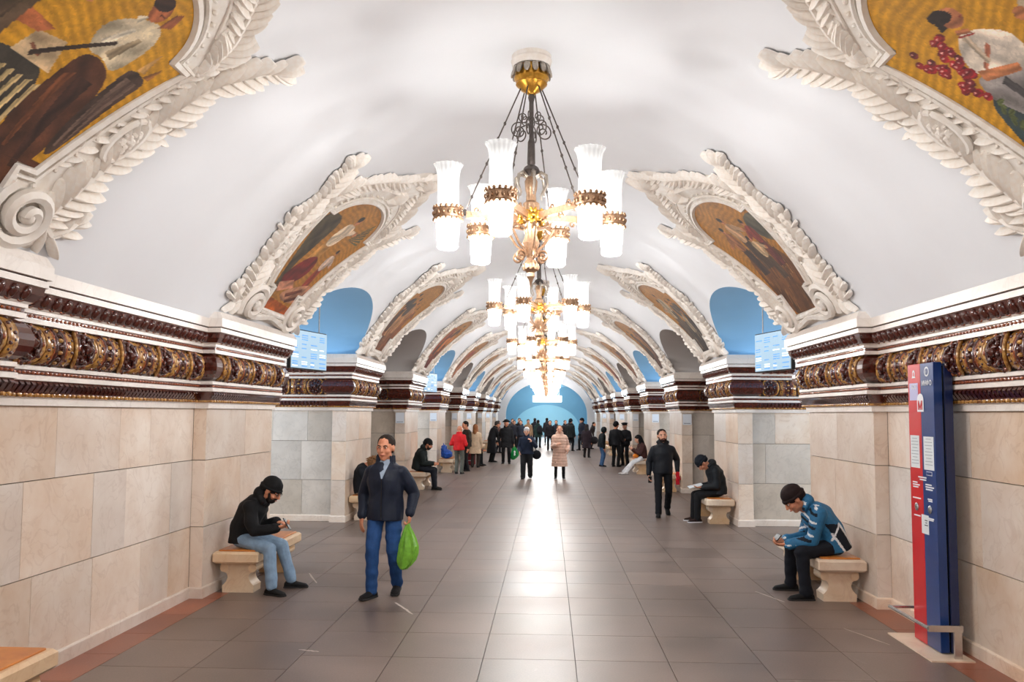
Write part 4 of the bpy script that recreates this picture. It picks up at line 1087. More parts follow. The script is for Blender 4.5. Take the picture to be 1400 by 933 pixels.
for x in (-.9, .9):
    mb = MB(); mb.tube([(x, 0, .25), (x, 0, 1.82)], .02, 6); mb.build('hanger', MAT['steel'], sign)
for x, w in ((.45, .3), (.8, .16), (-.2, .5)):
    mb = MB(); mb.box((x, -.062, .02), (w, .004, .1)); mb.build('text_line', MAT['lavender'], sign, smooth=False)
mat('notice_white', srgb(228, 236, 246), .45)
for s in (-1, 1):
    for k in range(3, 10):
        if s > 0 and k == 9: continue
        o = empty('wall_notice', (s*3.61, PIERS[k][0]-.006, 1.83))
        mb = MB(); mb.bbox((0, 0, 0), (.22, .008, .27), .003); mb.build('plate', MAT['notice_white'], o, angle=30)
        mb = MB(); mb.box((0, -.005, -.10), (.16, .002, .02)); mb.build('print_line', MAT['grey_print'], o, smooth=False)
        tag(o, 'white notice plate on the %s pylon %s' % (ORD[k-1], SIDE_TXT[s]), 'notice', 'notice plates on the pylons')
# ================================================================== PEOPLE
FAB = {}
def fab(r, g, b, rough=.8, sheen=0.0):
    k = (r, g, b, rough)
    if k not in FAB: FAB[k] = mat('fabric_%d_%d_%d' % (r, g, b), srgb(r, g, b), rough, var=.22, scale=14, bump=.25, spec=.3)
    return FAB[k]
mat('skin', srgb(214, 150, 116), .5, col2=srgb(196, 126, 96), scale=18, spec=.4)
mat('skin_pale', srgb(228, 176, 148), .5, col2=srgb(206, 146, 120), scale=18, spec=.4)
mat('eye', srgb(236, 230, 224), .2); mat('iris', srgb(40, 28, 22), .2); mat('lip', srgb(168, 92, 78), .5); mat('sole', srgb(30, 28, 28), .7); mat('phone', srgb(14, 14, 18), .45)
mat('stubble', srgb(120, 84, 66), .7)
V3 = Vector
WS = bpy.data.scenes.new('workshop'); WL = WS.view_layers[0]      # meshes are grown here, then the scene is removed
def remesh(mb, vox, m, name, parent, smooth=5, fold=0.0, seed=0, fs=9.0, zone=None, quilt=False):
    me = bpy.data.meshes.new('tmp'); me.from_pydata([tuple(v) for v in mb.v], [], mb.f); fix_normals(me)
    o = bpy.data.objects.new('tmp', me); WS.collection.objects.link(o)
    r = o.modifiers.new('r', 'REMESH'); r.mode = 'VOXEL'; r.voxel_size = vox; r.use_smooth_shade = True
    sm = o.modifiers.new('s', 'SMOOTH'); sm.factor = .5; sm.iterations = smooth
    WL.update(); dg = WL.depsgraph; me2 = bpy.data.meshes.new_from_object(o.evaluated_get(dg))
    bpy.data.objects.remove(o); bpy.data.meshes.remove(me)
    n = len(me2.vertices)
    co = np.empty(n*3); me2.vertices.foreach_get('co', co); co = co.reshape(-1, 3)
    if fold and n:
        no = np.empty(n*3); me2.vertices.foreach_get('normal', no); no = no.reshape(-1, 3)
        rg = np.random.RandomState(seed); d = np.zeros(n)
        for i in range(7):
            k = rg.normal(size=3)*fs*(1+.5*i/3); k[2] *= 1.5; d += np.sin(co@k+rg.rand()*6.28+1.5*np.sin(co@rg.normal(size=3)*fs*.6))/(1+i*.35)
        co = co+no*(d*fold*.4)[:, None]; me2.vertices.foreach_set('co', co.ravel())
    if quilt and n:
        no = np.empty(n*3); me2.vertices.foreach_get('normal', no); no = no.reshape(-1, 3)
        co = co+no*(np.abs(np.sin(co[:, 2]*pi/.085))*.011-.004)[:, None]; me2.vertices.foreach_set('co', co.ravel())
    mats = m if isinstance(m, (list, tuple)) else [m]
    me2.materials.clear()
    for q in mats: me2.materials.append(q)
    np_ = len(me2.polygons); me2.polygons.foreach_set('use_smooth', [True]*np_)
    if zone is not None:
        ce = np.empty(np_*3); me2.polygons.foreach_get('center', ce); nn = np.empty(np_*3); me2.polygons.foreach_get('normal', nn)
        me2.polygons.foreach_set('material_index', zone(ce.reshape(-1, 3), nn.reshape(-1, 3)).astype(np.int32))
    else: me2.polygons.foreach_set('material_index', [0]*np_)
    me2.name = name; me2.update()
    return link(name, me2, parent)
def ik(a, t, l1, l2, pole):
    """middle joint between a and t; t pulled in when out of reach"""
    a, t, pole = V3(a), V3(t), V3(pole); d = t-a; L = d.length
    if L > (l1+l2)*.995: t = a+d*((l1+l2)*.995/L); d = t-a; L = d.length
    d.normalize(); x = (l1*l1-l2*l2+L*L)/(2*L); h = sqrt(max(0, l1*l1-x*x)); p = pole-d*pole.dot(d); p.normalize()
    return a+d*x+p*h, t
def skeleton(h=1.75, seat=None, lean=0.0, side=0.0, curl=0.0, feetL=(.1, 0), feetR=(-.1, 0), liftL=0.0, liftR=0.0, handL=None, handR=None, nod=0.0, turn=0.0, tilt=0.0, knee_out=.0, elbow_out=.35):
    """local frame: the person faces -y, their left hand is at +x"""
    s = h/1.75; J = {'s': s}
    hz = .92*s if seat is None else seat+.10*s
    P = V3((0, 0, hz)); J['P'] = P
    def up(t): a = lean+curl*t; return V3((sin(side)*.6, -sin(a), cos(a)))
    p = P.copy(); pts = [p.copy()]
    for i in range(10): p = p+up(i/10).normalized()*(.052*s); pts.append(p.copy())
    J['spine'] = pts; J['N'] = pts[-1]; J['up'] = up(1.0).normalized()
    u = J['up']; sh = pts[8]-u*.012
    for q, nm in ((1, 'L'), (-1, 'R')):
        J['hip'+nm] = P+V3((q*.092*s, 0, 0)); J['sh'+nm] = sh+V3((q*.17*s, 0, 0))
        if seat is None:
            fx, fy = (feetL if q > 0 else feetR); lift = liftL if q > 0 else liftR
            an = V3((fx, fy, .085*s+lift))
        else:
            fx, fy = (feetL if q > 0 else feetR); an = V3((fx, fy, .085*s))
        kn, an = ik(J['hip'+nm], an, .43*s, .425*s, (q*(.1+knee_out), -1, .15 if seat is None else .6))
        J['kn'+nm] = kn; J['an'+nm] = an
        ht = (handL if q > 0 else handR)
        if ht is None: ht = (q*.245*s, -.05, .80*s) if seat is None else (q*.16, -.38, seat+.17)
        el, wr = ik(J['sh'+nm], ht, .285*s, .255*s, (q*elbow_out, .8, -.5)); J['el'+nm] = el; J['wr'+nm] = wr
    # head
    fw = V3((sin(turn)*cos(nod), -cos(turn)*cos(nod), -sin(nod))); r0 = V3((cos(turn), sin(turn), 0)); uu = r0.cross(fw)*-1
    if uu.z < 0: uu = -uu
    r0 = (r0*cos(tilt)+uu*sin(tilt)); uu = r0.cross(fw); uu = uu if uu.z > 0 else -uu
    J['hf'], J['hu'], J['hr'] = fw, uu, r0
    J['hs'] = s*1.14
    J['H'] = J['N']+u*(.015*s)+uu*(.135*s)+fw*(.03*s)
    return J
def hand(mb, wr, d, palm, side, curl, s, thumb_in=.5):
    d = d.normalized(); palm = (palm-d*palm.dot(d)).normalized(); w = d.cross(palm)*side
    R = Matrix((w, palm, d)).transposed()
    mb.ell(wr+d*.05*s, (.042*s, .019*s, .055*s), 10, 8, R)
    for i, (o, L) in enumerate(((-.031, .8), (-.0105, .98), (.0105, 1.05), (.031, .95))):
        p = wr+d*.092*s+w*o*s; dd = d.copy()
        for seg in (.042, .028, .022):
            a = curl*(.7 if seg > .04 else 1.0); dd = (dd*cos(a)+palm*sin(a)).normalized() if True else dd
            # rotate palm direction with the finger
            q = p+dd*seg*L*s; mb.cap(p, q, .0092*s, .0082*s, 8); p = q; palm = (palm-dd*palm.dot(dd)).normalized()
        palm = (R @ V3((0, 1, 0)))
    p = wr+d*.03*s+w*.036*s; dd = (d*.7+w*.7+palm*thumb_in).normalized()
    for seg in (.04, .032): q = p+dd*seg*s; mb.cap(p, q, .012*s, .010*s, 8); p = q; dd = (dd+d*.4+palm*thumb_in*.5).normalized()
def head_geo(mb, J):
    s = J['hs']; R = Matrix((J['hr'], J['hf'], J['hu'])).transposed(); H = J['H']
    E = lambda c, r: mb.ell(H+R @ V3(c)*s, tuple(x*s for x in r), 14, 10, R)
    E((0, -.012, .03), (.077, .097, .088)); E((0, .022, -.04), (.062, .066, .078)); E((0, .05, -.095), (.034, .032, .026))
    E((0, .068, .022), (.058, .024, .018)); E((.038, .058, -.03), (.026, .028, .026)); E((-.038, .058, -.03), (.026, .028, .026))
    mb.cap(H+R @ V3((0, .09, .012))*s, H+R @ V3((0, .108, -.028))*s, .010*s, .0155*s, 8)
    E((0, .088, -.062), (.024, .012, .009)); E((.08, -.005, -.005), (.012, .024, .034)); E((-.08, -.005, -.005), (.012, .024, .034))
    mb.cap(J['N']-J['up']*.03*s, H-J['hu']*.06*s-J['hf']*.015*s, .062*s, .056*s, 10)
def spine_at(J, t):
    pts = J['spine']; x = max(0, min(.9999, t))*10; i = int(x)
    p = pts[i].lerp(pts[i+1], x-i); d = (pts[i+1]-pts[i]).normalized()
    if t < 0: p = pts[0]-(pts[1]-pts[0]).normalized()*(-t)*.52*J['s']; d = (pts[1]-pts[0]).normalized()
    if t > 1: p = pts[10]+J['up']*(t-1)*.52*J['s']
    return p, d
def torso(mb, J, prof, n=18):
    R = []
    for t, rx, ry, off in prof:
        p, d = spine_at(J, t); x = V3((1, 0, 0)); y = d.cross(x).normalized(); s = J['s']
        R.append([p-y*off*s+(x*rx*cos(2*pi*j/n)+y*ry*sin(2*pi*j/n))*s for j in range(n)])
    mb.rings(R)
def skirt(mb, J, z1, rx, ry, z0=None, n=18):
    """coat tails hanging straight down from the hips"""
    s = J['s']; P = J['P']; z0 = P.z+.1*s if z0 is None else z0
    R = []
    for i in range(6):
        t = i/5; k = .19+(rx-.19)*t; q = .14+(ry-.14)*t
        R.append([(P.x+k*s*cos(2*pi*j/n), P.y+q*s*sin(2*pi*j/n), z0+(z1-z0)*t) for j in range(n)])
    mb.rings(R)
TORSO_BODY = [(-.12, .12, .09, 0), (0, .16, .115, 0), (.35, .135, .10, 0), (.7, .165, .115, 0), (.88, .125, .08, 0), (.97, .062, .056, 0), (1.06, .056, .054, 0)]
SOLE_Z = .0
def person(label, loc, rz, J, spec, vox=.016, seed=0, cat='person'):
    """body one continuous mesh; clothes, hair and hat are children"""
    s = J['s']; root = empty('person', (loc[0], loc[1], loc[2] if len(loc) > 2 else 0), rz); tag(root, label, cat)
    near = vox < .012
    skin = MAT[spec.get('skin', 'skin')]
    mb = MB(); torso(mb, J, TORSO_BODY); head_geo(mb, J)
    for q, nm in ((1, 'L'), (-1, 'R')):
        mb.cap(J['sh'+nm], J['el'+nm], .05*s, .042*s); mb.cap(J['el'+nm], J['wr'+nm], .042*s, .029*s)
        mb.cap(J['hip'+nm], J['kn'+nm], .075*s, .056*s); mb.cap(J['kn'+nm], J['an'+nm], .054*s, .04*s)
        fd = J.get('foot'+nm, V3((.12*q, -1, 0))).normalized(); mb.cap(J['an'+nm]-(fd.cross(V3((0, 0, 1))).normalized().cross(fd))*.04*s, J['an'+nm]+fd*.1*s-(fd.cross(V3((0, 0, 1))).normalized().cross(fd))*.055*s, .03*s, .02*s)
        d = (J['wr'+nm]-J['el'+nm]).normalized()
        hd = J.get('hd'+nm, d); pm = J.get('pm'+nm, V3((-q, 0, 0)) if abs(hd.x) < .7 else V3((0, -1, -1)))
        hand(mb, J['wr'+nm], hd, pm, J.get('th'+nm, q), J.get('cu'+nm, .35), s, .5)
    nf = [(J['hf'], J['hu'], J['H'])]
    remesh(mb, min(vox, .011) if near else vox*.8, skin, 'body', root, 3 if near else 2)
    # face
    s0 = s; s = J['hs']
    R = Matrix((J['hr'], J['hf'], J['hu'])).transposed(); H = J['H']; at = lambda c: H+R @ V3(c)*s
    if vox < .017:
        for q in (-1, 1):
            mb = MB(); mb.ell(at((q*.031, .0805, .006)), (.0115*s, .0105*s, .0065*s), 10, 8, R); eye = mb.build('eye', MAT['eye'], root)
            mb = MB(); mb.ell(at((q*.031, .0895, .006)), (.0068*s, .0045*s, .0062*s), 8, 6, R); mb.build('iris', MAT['iris'], eye)
            mb = MB(); mb.tube([at((q*.014, .096, .021)), at((q*.032, .094, .027)), at((q*.05, .08, .022))], [.004*s, .005*s, .003*s], 6); mb.build('eyebrow', spec.get('hairm', fab(50, 34, 26)), root)
        mb = MB(); mb.tube([at((-.022, .094, -.064)), at((0, .101, -.062)), at((.022, .094, -.064))], [.003*s, .0055*s, .003*s], 6); mb.build('lips', MAT['lip'], root)
    s = s0
    # trousers
    tr = spec.get('trousers')
    if tr:
        mb = MB(); torso(mb, J, [(-.13, .13, .10, 0), (-.05, .165, .125, 0), (.1, .165, .122, 0), (.22, .15, .112, 0)])
        for nm in 'LR':
            a, k, e = J['hip'+nm], J['kn'+nm], J['an'+nm]; w = spec.get('leg', 1.0)
            mb.cap(a, k, .097*s*w, .076*s*w, 12); mb.cap(k, e+(k-e).normalized()*.02*s, .074*s*w, .064*s*w, 12)
            mb.cap(e+(k-e).normalized()*.07*s, e-(k-e).normalized()*(.0 if not spec.get('short') else -.08)*s, .064*s*w, .068*s*w, 12)
        remesh(mb, vox, tr, 'trousers', root, 3, .006 if near else .004, seed+1, 16)
    # shoes
    for q, nm in ((1, 'L'), (-1, 'R')):
        fd = J.get('foot'+nm, V3((.12*q, -1, 0))); fd = V3((fd.x, fd.y, fd.z)).normalized(); e = J['an'+nm]; up = V3((0, 0, 1)); sd = fd.cross(up).normalized(); up = sd.cross(fd)
        base = e-up*(.085*s)
        mb = MB(); Rr = []
        for t, w, hh, o in ((-.085, .026, .05, 0), (-.07, .036, .075, 0), (0, .04, .095, 0), (.06, .043, .075, 0), (.12, .048, .058, 0), (.165, .042, .048, 0), (.19, .022, .03, 0)):
            c = base+fd*t*s; Rr.append([c+sd*w*s*cos(a)+up*s*(hh*.5+hh*.5*sin(a) if sin(a) > -.5 else .004) for a in [2*pi*j/14 for j in range(14)]])
        mb.rings(Rr); mb.cap(e+up*.0, e+(J['kn'+nm]-e).normalized()*spec.get('boot', .06)*s, .045*s, .05*s)
        sh = remesh(mb, min(vox, .012), spec.get('shoes', fab(22, 20, 20)), 'shoe', root, 2)
        mb = MB(); Rr = [[base+fd*t*s+sd*w*s*k-up*0.0 + up*z*s for k, z in ((-1, 0), (1, 0), (1, .018), (-1, .018))] for t, w in ((-.088, .03), (-.05, .041), (.06, .044), (.13, .05), (.17, .044), (.196, .02))]
        mb.rings(Rr); mb.build('sole', spec.get('sole', MAT['sole']), sh)
    # upper garment
    g = spec.get('top'); pf = spec.get('puff', 1.0)
    if g:
        mb = MB(); a = .014*pf+.006
        prof = [(spec.get('hem', -.12), .18+a, .14+a, 0), (.0, .18+a, .14+a, 0), (.3, .168+a, .132+a, 0), (.62, .187+a, .138+a, 0), (.85, .18+a, .115+a, 0), (.96, .11+a*.5, .09+a*.5, 0), (1.0, .075, .075, 0)]
        torso(mb, J, prof)
        if spec.get('tail'): skirt(mb, J, spec['tail'], spec.get('tailw', .25), spec.get('taild', .19))
        for nm in 'LR':
            A, E, W = J['sh'+nm], J['el'+nm], J['wr'+nm]; w = (.066+.012*pf)*s
            A2 = A+(spine_at(J, .8)[0]-A)*.25
            mb.cap(A2+(J['N']-A)*.12, A, w*.95, w*1.02, 12); mb.cap(A, E, w*1.02, w*.84, 12); mb.cap(E, W-(W-E).normalized()*.01, w*.86, w*.66, 12)
        if spec.get('hood'):
            c, d = spine_at(J, .98); y = d.cross(V3((1, 0, 0))).normalized()
            R2 = Matrix((V3((1, 0, 0)), y, d)).transposed()
            mb.ell(c-y*.075*s*-1+d*.03*s if False else c+y*.075*s+d*.03*s, (.115*s, .075*s, .085*s), 12, 8, R2)
            for k in range(10):
                b = pi*1.15*(k/9)-pi*.075; mb.ell(c+V3((1, 0, 0))*.098*s*cos(b)+y*(.085*s*sin(b)-.01)+d*.035*s, (.035*s,)*3, 8, 6)
        if spec.get('collar'):
            c, d = spine_at(J, 1.02); y = d.cross(V3((1, 0, 0))).normalized()
            for k in range(16):
                b = 2*pi*k/16
                if spec.get('open') and sin(b) < -.72: continue
                p = c+V3((1, 0, 0))*.09*s*cos(b)+y*(.088*s*sin(b)); mb.cap(p-d*.06*s, p+d*spec['collar']*s, .021*s, .016*s, 6)
        if spec.get('hoodup'):
            mb.ell(H-J['hf']*.02*s+J['hu']*.01*s, (.12*s, .13*s, .15*s), 14, 10, R)
        top = remesh(mb, vox, g if not spec.get('zone') else spec['zone_mats'], 'jacket' if not spec.get('tail') or spec['tail'] > .6 else 'coat', root, 3, spec.get('fold', .015 if near else .008), seed, spec.get('fs', 10), spec.get('zone'), spec.get('quilt'))
        if spec.get('open'):   # shirt showing at an open neck
            c, d = spine_at(J, .86); y = d.cross(V3((1, 0, 0))).normalized(); f_ = -y
            p0 = spine_at(J, .66)[0]+f_*.165*s; p1 = spine_at(J, .99)[0]+f_*.088*s
            m2 = MB(); m2.rings([[p0+V3((q*.006*s, 0, 0))+f_*z for q, z in ((-1, 0), (1, 0), (1, -.02), (-1, -.02))], [p0.lerp(p1, .5)+V3((q*.035*s, 0, 0))+f_*(z+.006) for q, z in ((-1, 0), (1, 0), (1, -.03), (-1, -.03))], [p1+V3((q*.062*s, 0, 0))+f_*z for q, z in ((-1, 0), (1, 0), (1, -.05), (-1, -.05))], [p1+d*.03*s+V3((q*.05*s, 0, 0))+f_*(z-.008) for q, z in ((-1, 0), (1, 0), (1, -.05), (-1, -.05))]])
            m2.build('shirt', spec['open'], root)
        if spec.get('zip'):
            m2 = MB(); pts = []
            for t in [spec.get('hem', -.12)+.02+(.64-spec.get('hem', -.12))*i/8 for i in range(9)]:
                p, d = spine_at(J, t); y = d.cross(V3((1, 0, 0))).normalized(); pts.append(p-y*(.14+a+.006 if t < .1 else .142+a)*s)
            m2.tube(pts, .005, 5); m2.build('zip', spec['zip'], root)
        if spec.get('cuffs', near):
            for nm in 'LR':
                E, W = J['el'+nm], J['wr'+nm]; d = (W-E).normalized(); m2 = MB(); w = (.066+.012*pf)*s*.69
                m2.cap(W-d*.03, W-d*.012, w, w*.98, 12); m2.build('cuff', g if not isinstance(g, list) else g[0], root)
        if spec.get('furhood'):
            m2 = MB(); rg = random.Random(seed)
            for k in range(150):
                b = rg.uniform(0, 6.28); e = rg.uniform(-.5, 1.2); dv = R @ V3((cos(b)*cos(e), sin(b)*cos(e), sin(e))); p = H-J['hf']*.01+dv*.12*s
                m2.cap(p, p+dv*.05*s+V3((rg.uniform(-.03, .03), rg.uniform(-.03, .03), rg.uniform(-.05, .01))), .016*s, .004, 6)
            m2.ell(H, (.12*s, .13*s, .14*s), 12, 8, R); m2.build('fur_hood', spec['furhood'], root)
    # hair and headwear
    s = J['hs']
    hm = spec.get('hairm', fab(44, 30, 24)); ht = spec.get('hair', 'short'); hv = min(vox, .01) if near else .014
    if ht in ('short', 'beard', 'grey'):
        mb = MB(); mb.ell(at((0, -.026, .044)), (.0865*s, .099*s, .085*s), 14, 10, R); mb.ell(at((0, -.055, .0)), (.074*s, .055*s, .075*s), 12, 8, R); mb.ell(at((0, -.02, .03)), (.0875*s, .084*s, .058*s), 12, 8, R)
        if spec.get('hairvol'): mb.ell(at((0, -.02, .05)), tuple(x*s*spec['hairvol'] for x in (.085, .1, .085)), 14, 10, R)
        remesh(mb, hv, hm, 'hair', root, 2, .003, seed, 60)
    if ht == 'long':
        mb = MB(); mb.ell(at((0, -.02, .045)), (.088*s, .102*s, .088*s), 14, 10, R); mb.cap(at((0, -.06, .02)), at((0, -.09, -.2)), .085*s, .07*s); mb.cap(at((.065, -.01, .02)), at((.075, 0, -.16)), .03*s, .03*s); mb.cap(at((-.065, -.01, .02)), at((-.075, 0, -.16)), .03*s, .03*s)
        remesh(mb, hv, hm, 'hair', root, 2, .004, seed, 40)
    if spec.get('beard'):
        mb = MB(); mb.ell(at((0, .035, -.075)), (.058*s, .06*s, .05*s), 12, 8, R); mb.cap(at((.066, .02, -.02)), at((.045, .05, -.085)), .014*s, .02*s); mb.cap(at((-.066, .02, -.02)), at((-.045, .05, -.085)), .014*s, .02*s); mb.cap(at((-.025, .09, -.05)), at((.025, .09, -.05)), .009*s, .009*s)
        remesh(mb, hv, spec['beard'], 'beard', root, 2, .002, seed, 60)
    if spec.get('beanie'):
        mb = MB(); mb.ell(at((0, -.02, .05)), (.091*s, .112*s, .098*s), 16, 12, R); mb.cap(at((.03, -.08, .0)), at((-.03, -.08, .0)), .05*s, .05*s)
        hat = remesh(mb, hv, spec['beanie'], 'beanie', root, 2, .002, seed, 30)
        mb = MB(); mb.tube([at((.088*cos(a), -.02+.108*sin(a), .028+.012*sin(a))) for a in [2*pi*i/22 for i in range(22)]], .016*s, 8, closed=True, flat=1.0); mb.build('beanie_rim', spec['beanie'], hat)
    if spec.get('cap'):
        mb = MB(); q = MB(); q.lathe([(.088, .04), (.092, .07), (.12, .09), (.122, .105), (.05, .125), (.01, .128)], 18); q.ell((0, .1, .045), (.07, .05, .01), 12, 6)
        Mx = Matrix.Translation(H) @ R.to_4x4() @ Matrix.Diagonal((s, s, s, 1)); mb.join(q, Mx); mb.build('peaked_cap', spec['cap'], root)
    if spec.get('furhat'):
        mb = MB(); mb.ell(at((0, -.015, .09)), (.095*s, .11*s, .07*s), 14, 10, R); mb.cap(at((.08, -.01, .08)), at((.13, -.02, .06)), .03*s, .02*s); mb.cap(at((-.08, -.01, .08)), at((-.13, -.02, .06)), .03*s, .02*s)
        remesh(mb, hv, spec['furhat'], 'fur_hat', root, 2, .008, seed, 50)
    if spec.get('glasses'):
        mb = MB()
        for q in (-1, 1): mb.tube([at((q*.032+.02*cos(a), .1, .006+.016*sin(a))) for a in [2*pi*i/12 for i in range(12)]], .0025*s, 5, closed=True); mb.tube([at((q*.052, .098, .01)), at((q*.08, .0, .01))], .0025*s, 5)
        mb.build('spectacles', MAT['black_plastic'], root)
    return root, J
# ------------------------------------------------------------------ the people in the hall
VN, VM, VF = .0085, .012, .018
def put(J, **kw):
    for k, v in kw.items(): J[k] = V3(v) if isinstance(v, tuple) else v
    return J
def to_world(root_loc, rz, p):
    c, s_ = cos(rz), sin(rz); return V3((root_loc[0]+c*p[0]-s_*p[1], root_loc[1]+s_*p[0]+c*p[1], (root_loc[2] if len(root_loc) > 2 else 0)+p[2]))
def prop_box(name, label, cat, loc, rot, d, m, parts=()):
    o = empty(name, loc); o.rotation_euler = rot; mb = MB(); mb.bbox((0, 0, 0), d, min(d)*.25); mb.build('body' if name != 'paper_sheets' else 'sheet', m, o, angle=30)
    for nm, c, dd, mm in parts:
        mb = MB(); mb.box(c, dd); mb.build(nm, mm, o, smooth=False)
    tag(o, label, cat); return o
# -- man in navy jacket with the green bag
J = skeleton(1.735, feetR=(-.10, -.13), feetL=(.10, .13), liftL=.03, handR=(-.255, -.03, .845), handL=(.285, -.06, .885), nod=.02, turn=-.06, elbow_out=.5)
put(J, footR=(-.3, -1, 0.06), footL=(.12, -1, -.12), cuR=.3, cuL=1.15, pmR=(.6, .6, 0), pmL=(-1, 0, 0), hdR=(0, -.15, -1), hdL=(0, -.1, -1))
L2 = (-1.60, 8.77); R2 = radians(-6)
person('man in navy jacket and blue jeans walking forward with a green bag', L2, R2, J, dict(top=fab(22, 30, 48, .6), hem=-.21, collar=.05, open=fab(160, 176, 196), zip=MAT['black_plastic'], trousers=fab(36, 74, 128), shoes=fab(24, 20, 22), hairm=fab(44, 34, 28), skin='skin', puff=1.0, fs=10, fold=.012), VN, 1)
def plastic_bag(label, hand_w, drop, w, m, m2=None, seed=3):
    o = empty('carrier_bag', hand_w); mb = MB(); n = 20; rg = random.Random(seed); R_ = []
    for i, (t, a, b, ox) in enumerate(((.04, .018, .014, 0), (.10, .03, .02, 0), (.2, .055, .035, .005), (.34, .082, .05, .012), (.5, .1, .055, .015), (.66, .108, .056, .008), (.8, .1, .05, -.008), (.9, .075, .042, -.025), (.97, .045, .03, -.04), (1.0, .015, .012, -.045))):
        R_.append([(ox*w/.108+w*a/.108*cos(2*pi*j/n)*(1+.12*sin(6*2*pi*j/n+i*.35)+rg.uniform(-.05, .05)), w*b/.108*sin(2*pi*j/n)*(1+.3*sin(7*2*pi*j/n+i*.4)+rg.uniform(-.08, .08)), -drop*(t+rg.uniform(-.012, .012)*(t > .3))) for j in range(n)])
    mb.rings(R_); mb.build('sack', m, o, angle=25)
    for q in (-1, 1):
        mb = MB(); mb.tube([(q*.022, 0, -drop*.13), (q*.02, .01, -drop*.05), (0, 0, .012), (-q*.004, -.01, -drop*.05)], [.014, .01, .008, .01], 6, flat=.6); mb.build('handle', m, o)
    if m2:
        mb = MB()
        for z, r in ((.45, .7), (.62, .62)): mb.ell((w*.1, -w*.5, -drop*z), (w*.42*r, .012, drop*.1), 10, 6)
        mb.build('print', m2, o)
    tag(o, label, 'bag'); return o
mat('bag_green', srgb(126, 190, 62), .35, var=.3, scale=18, bump=.5); mat('bag_emerald', srgb(28, 150, 74), .35, var=.25, scale=18)
plastic_bag('lime green plastic bag carried by the man in navy jacket', to_world(L2, R2, J['wrL']+V3((-.015, -.02, -.09))), .50, .105, MAT['bag_green'])

# -- man with black beanie, pale jeans, phone (bench of the first pylon)
J = skeleton(1.66, seat=.465, lean=.02, curl=1.0, feetR=(-.27, -.44), feetL=(.12, -.52), handR=(-.17, -.44, .695), handL=(.10, -.33, .73), nod=.55, turn=-.1, knee_out=.1)
put(J, cuR=.55, pmR=(.5, -.1, .8), hdR=(.25, -1, .25), thR=-1, cuL=.5, hdL=(-.2, -1, -.1), pmL=(0, -.2, -1), footR=(-.35, -1, 0), footL=(.15, -1, 0))
L1 = (-3.235, 8.99, 0); R1 = radians(88)
person('man in black hooded jacket, black beanie and pale jeans sitting with a phone', L1, R1, J, dict(top=fab(16, 17, 20), hem=-.1, hood=True, collar=.02, trousers=fab(132, 158, 184), shoes=fab(20, 19, 20), beanie=fab(14, 14, 16), beard=fab(34, 24, 20), hair='none', glasses=True, puff=1.4, boot=.13, short=True, fs=9), VN, 2)
p = to_world(L1, R1, J['wrR']+V3((.02, -.11, .045)))
prop_box('mobile_phone', 'dark mobile phone in the hand of the man in pale jeans', 'phone', p, (radians(-35), radians(15), R1), (.07, .010, .14), MAT['phone'])

# -- man in blue jacket, dark trousers (bench by the column)
J = skeleton(1.72, seat=.465, lean=.3, curl=.8, feetR=(-.32, -.38), feetL=(.17, -.36), handR=(-.06, -.50, .60), handL=(.10, -.52, .57), nod=.75, turn=.1, knee_out=.15)
put(J, cuR=.6, cuL=.6, hdR=(.2, -.8, -.2), hdL=(-.2, -.9, -.1), pmR=(.5, 0, .8), pmL=(-.4, 0, .9), footL=(.05, -1, 0), footR=(-.1, -1, 0))
def blue_zone(c, n):
    x, y, z = c[:, 0], c[:, 1], c[:, 2]; out = np.zeros(len(c), int)
    def dist(a, b): 
        ax, az = a; bx, bz = b; t = np.clip(((y-ax)*(bx-ax)+(z-az)*(bz-az))/((bx-ax)**2+(bz-az)**2), 0, 1); return np.hypot(y-ax-t*(bx-ax), z-az-t*(bz-az))
    torso_side = (np.abs(x) > .06)
    l1 = lambda zz: .0+(.80-zz)*.2/.3; l2 = lambda zz: -.09+(.70-zz)*.19/.26
    dark = (y < l1(z)) & (y > l2(z)) & (z < .8) & (y > -.16)
    out[dark & torso_side & (np.abs(n[:, 0]) > .2)] = 1
    w = torso_side & (np.abs(n[:, 0]) > .15)
    out[w & ((dist((.0, .80), (.2, .5)) < .013) | (dist((-.09, .70), (.1, .44)) < .012) | (dist((0, .80), (-.09, .63)) < .011))] = 2
    front = (n[:, 1] < -.3) & (y < -.2)
    out[front & (np.abs(np.mod(z+.4*np.abs(x), .14)-.07) < .012)] = 2
    out[front & (np.mod(z+.4*np.abs(x), .14) < .03)] = 1
    return out
L3 = (3.235, 9.02, 0); R3 = radians(-90)
person('man in blue and white jacket with dark beanie leaning forward on a bench', L3, R3, J, dict(top=fab(44, 108, 150, .6), zone=blue_zone, zone_mats=[fab(44, 108, 150, .6), fab(16, 24, 36), fab(228, 230, 232)], hem=-.12, hood=True, trousers=fab(18, 22, 32), shoes=fab(16, 16, 18), beanie=fab(34, 20, 20), hair='short', hairm=fab(30, 24, 22), puff=1.5, boot=.08, fs=8), VN, 3)
p = to_world(L3, R3, (J['wrR']+J['wrL'])/2+V3((.0, -.10, .05)))
prop_box('mobile_phone', 'black mobile phone held by the man in blue jacket', 'phone', p, (radians(-40), 0, R3), (.15, .012, .075), MAT['phone'])

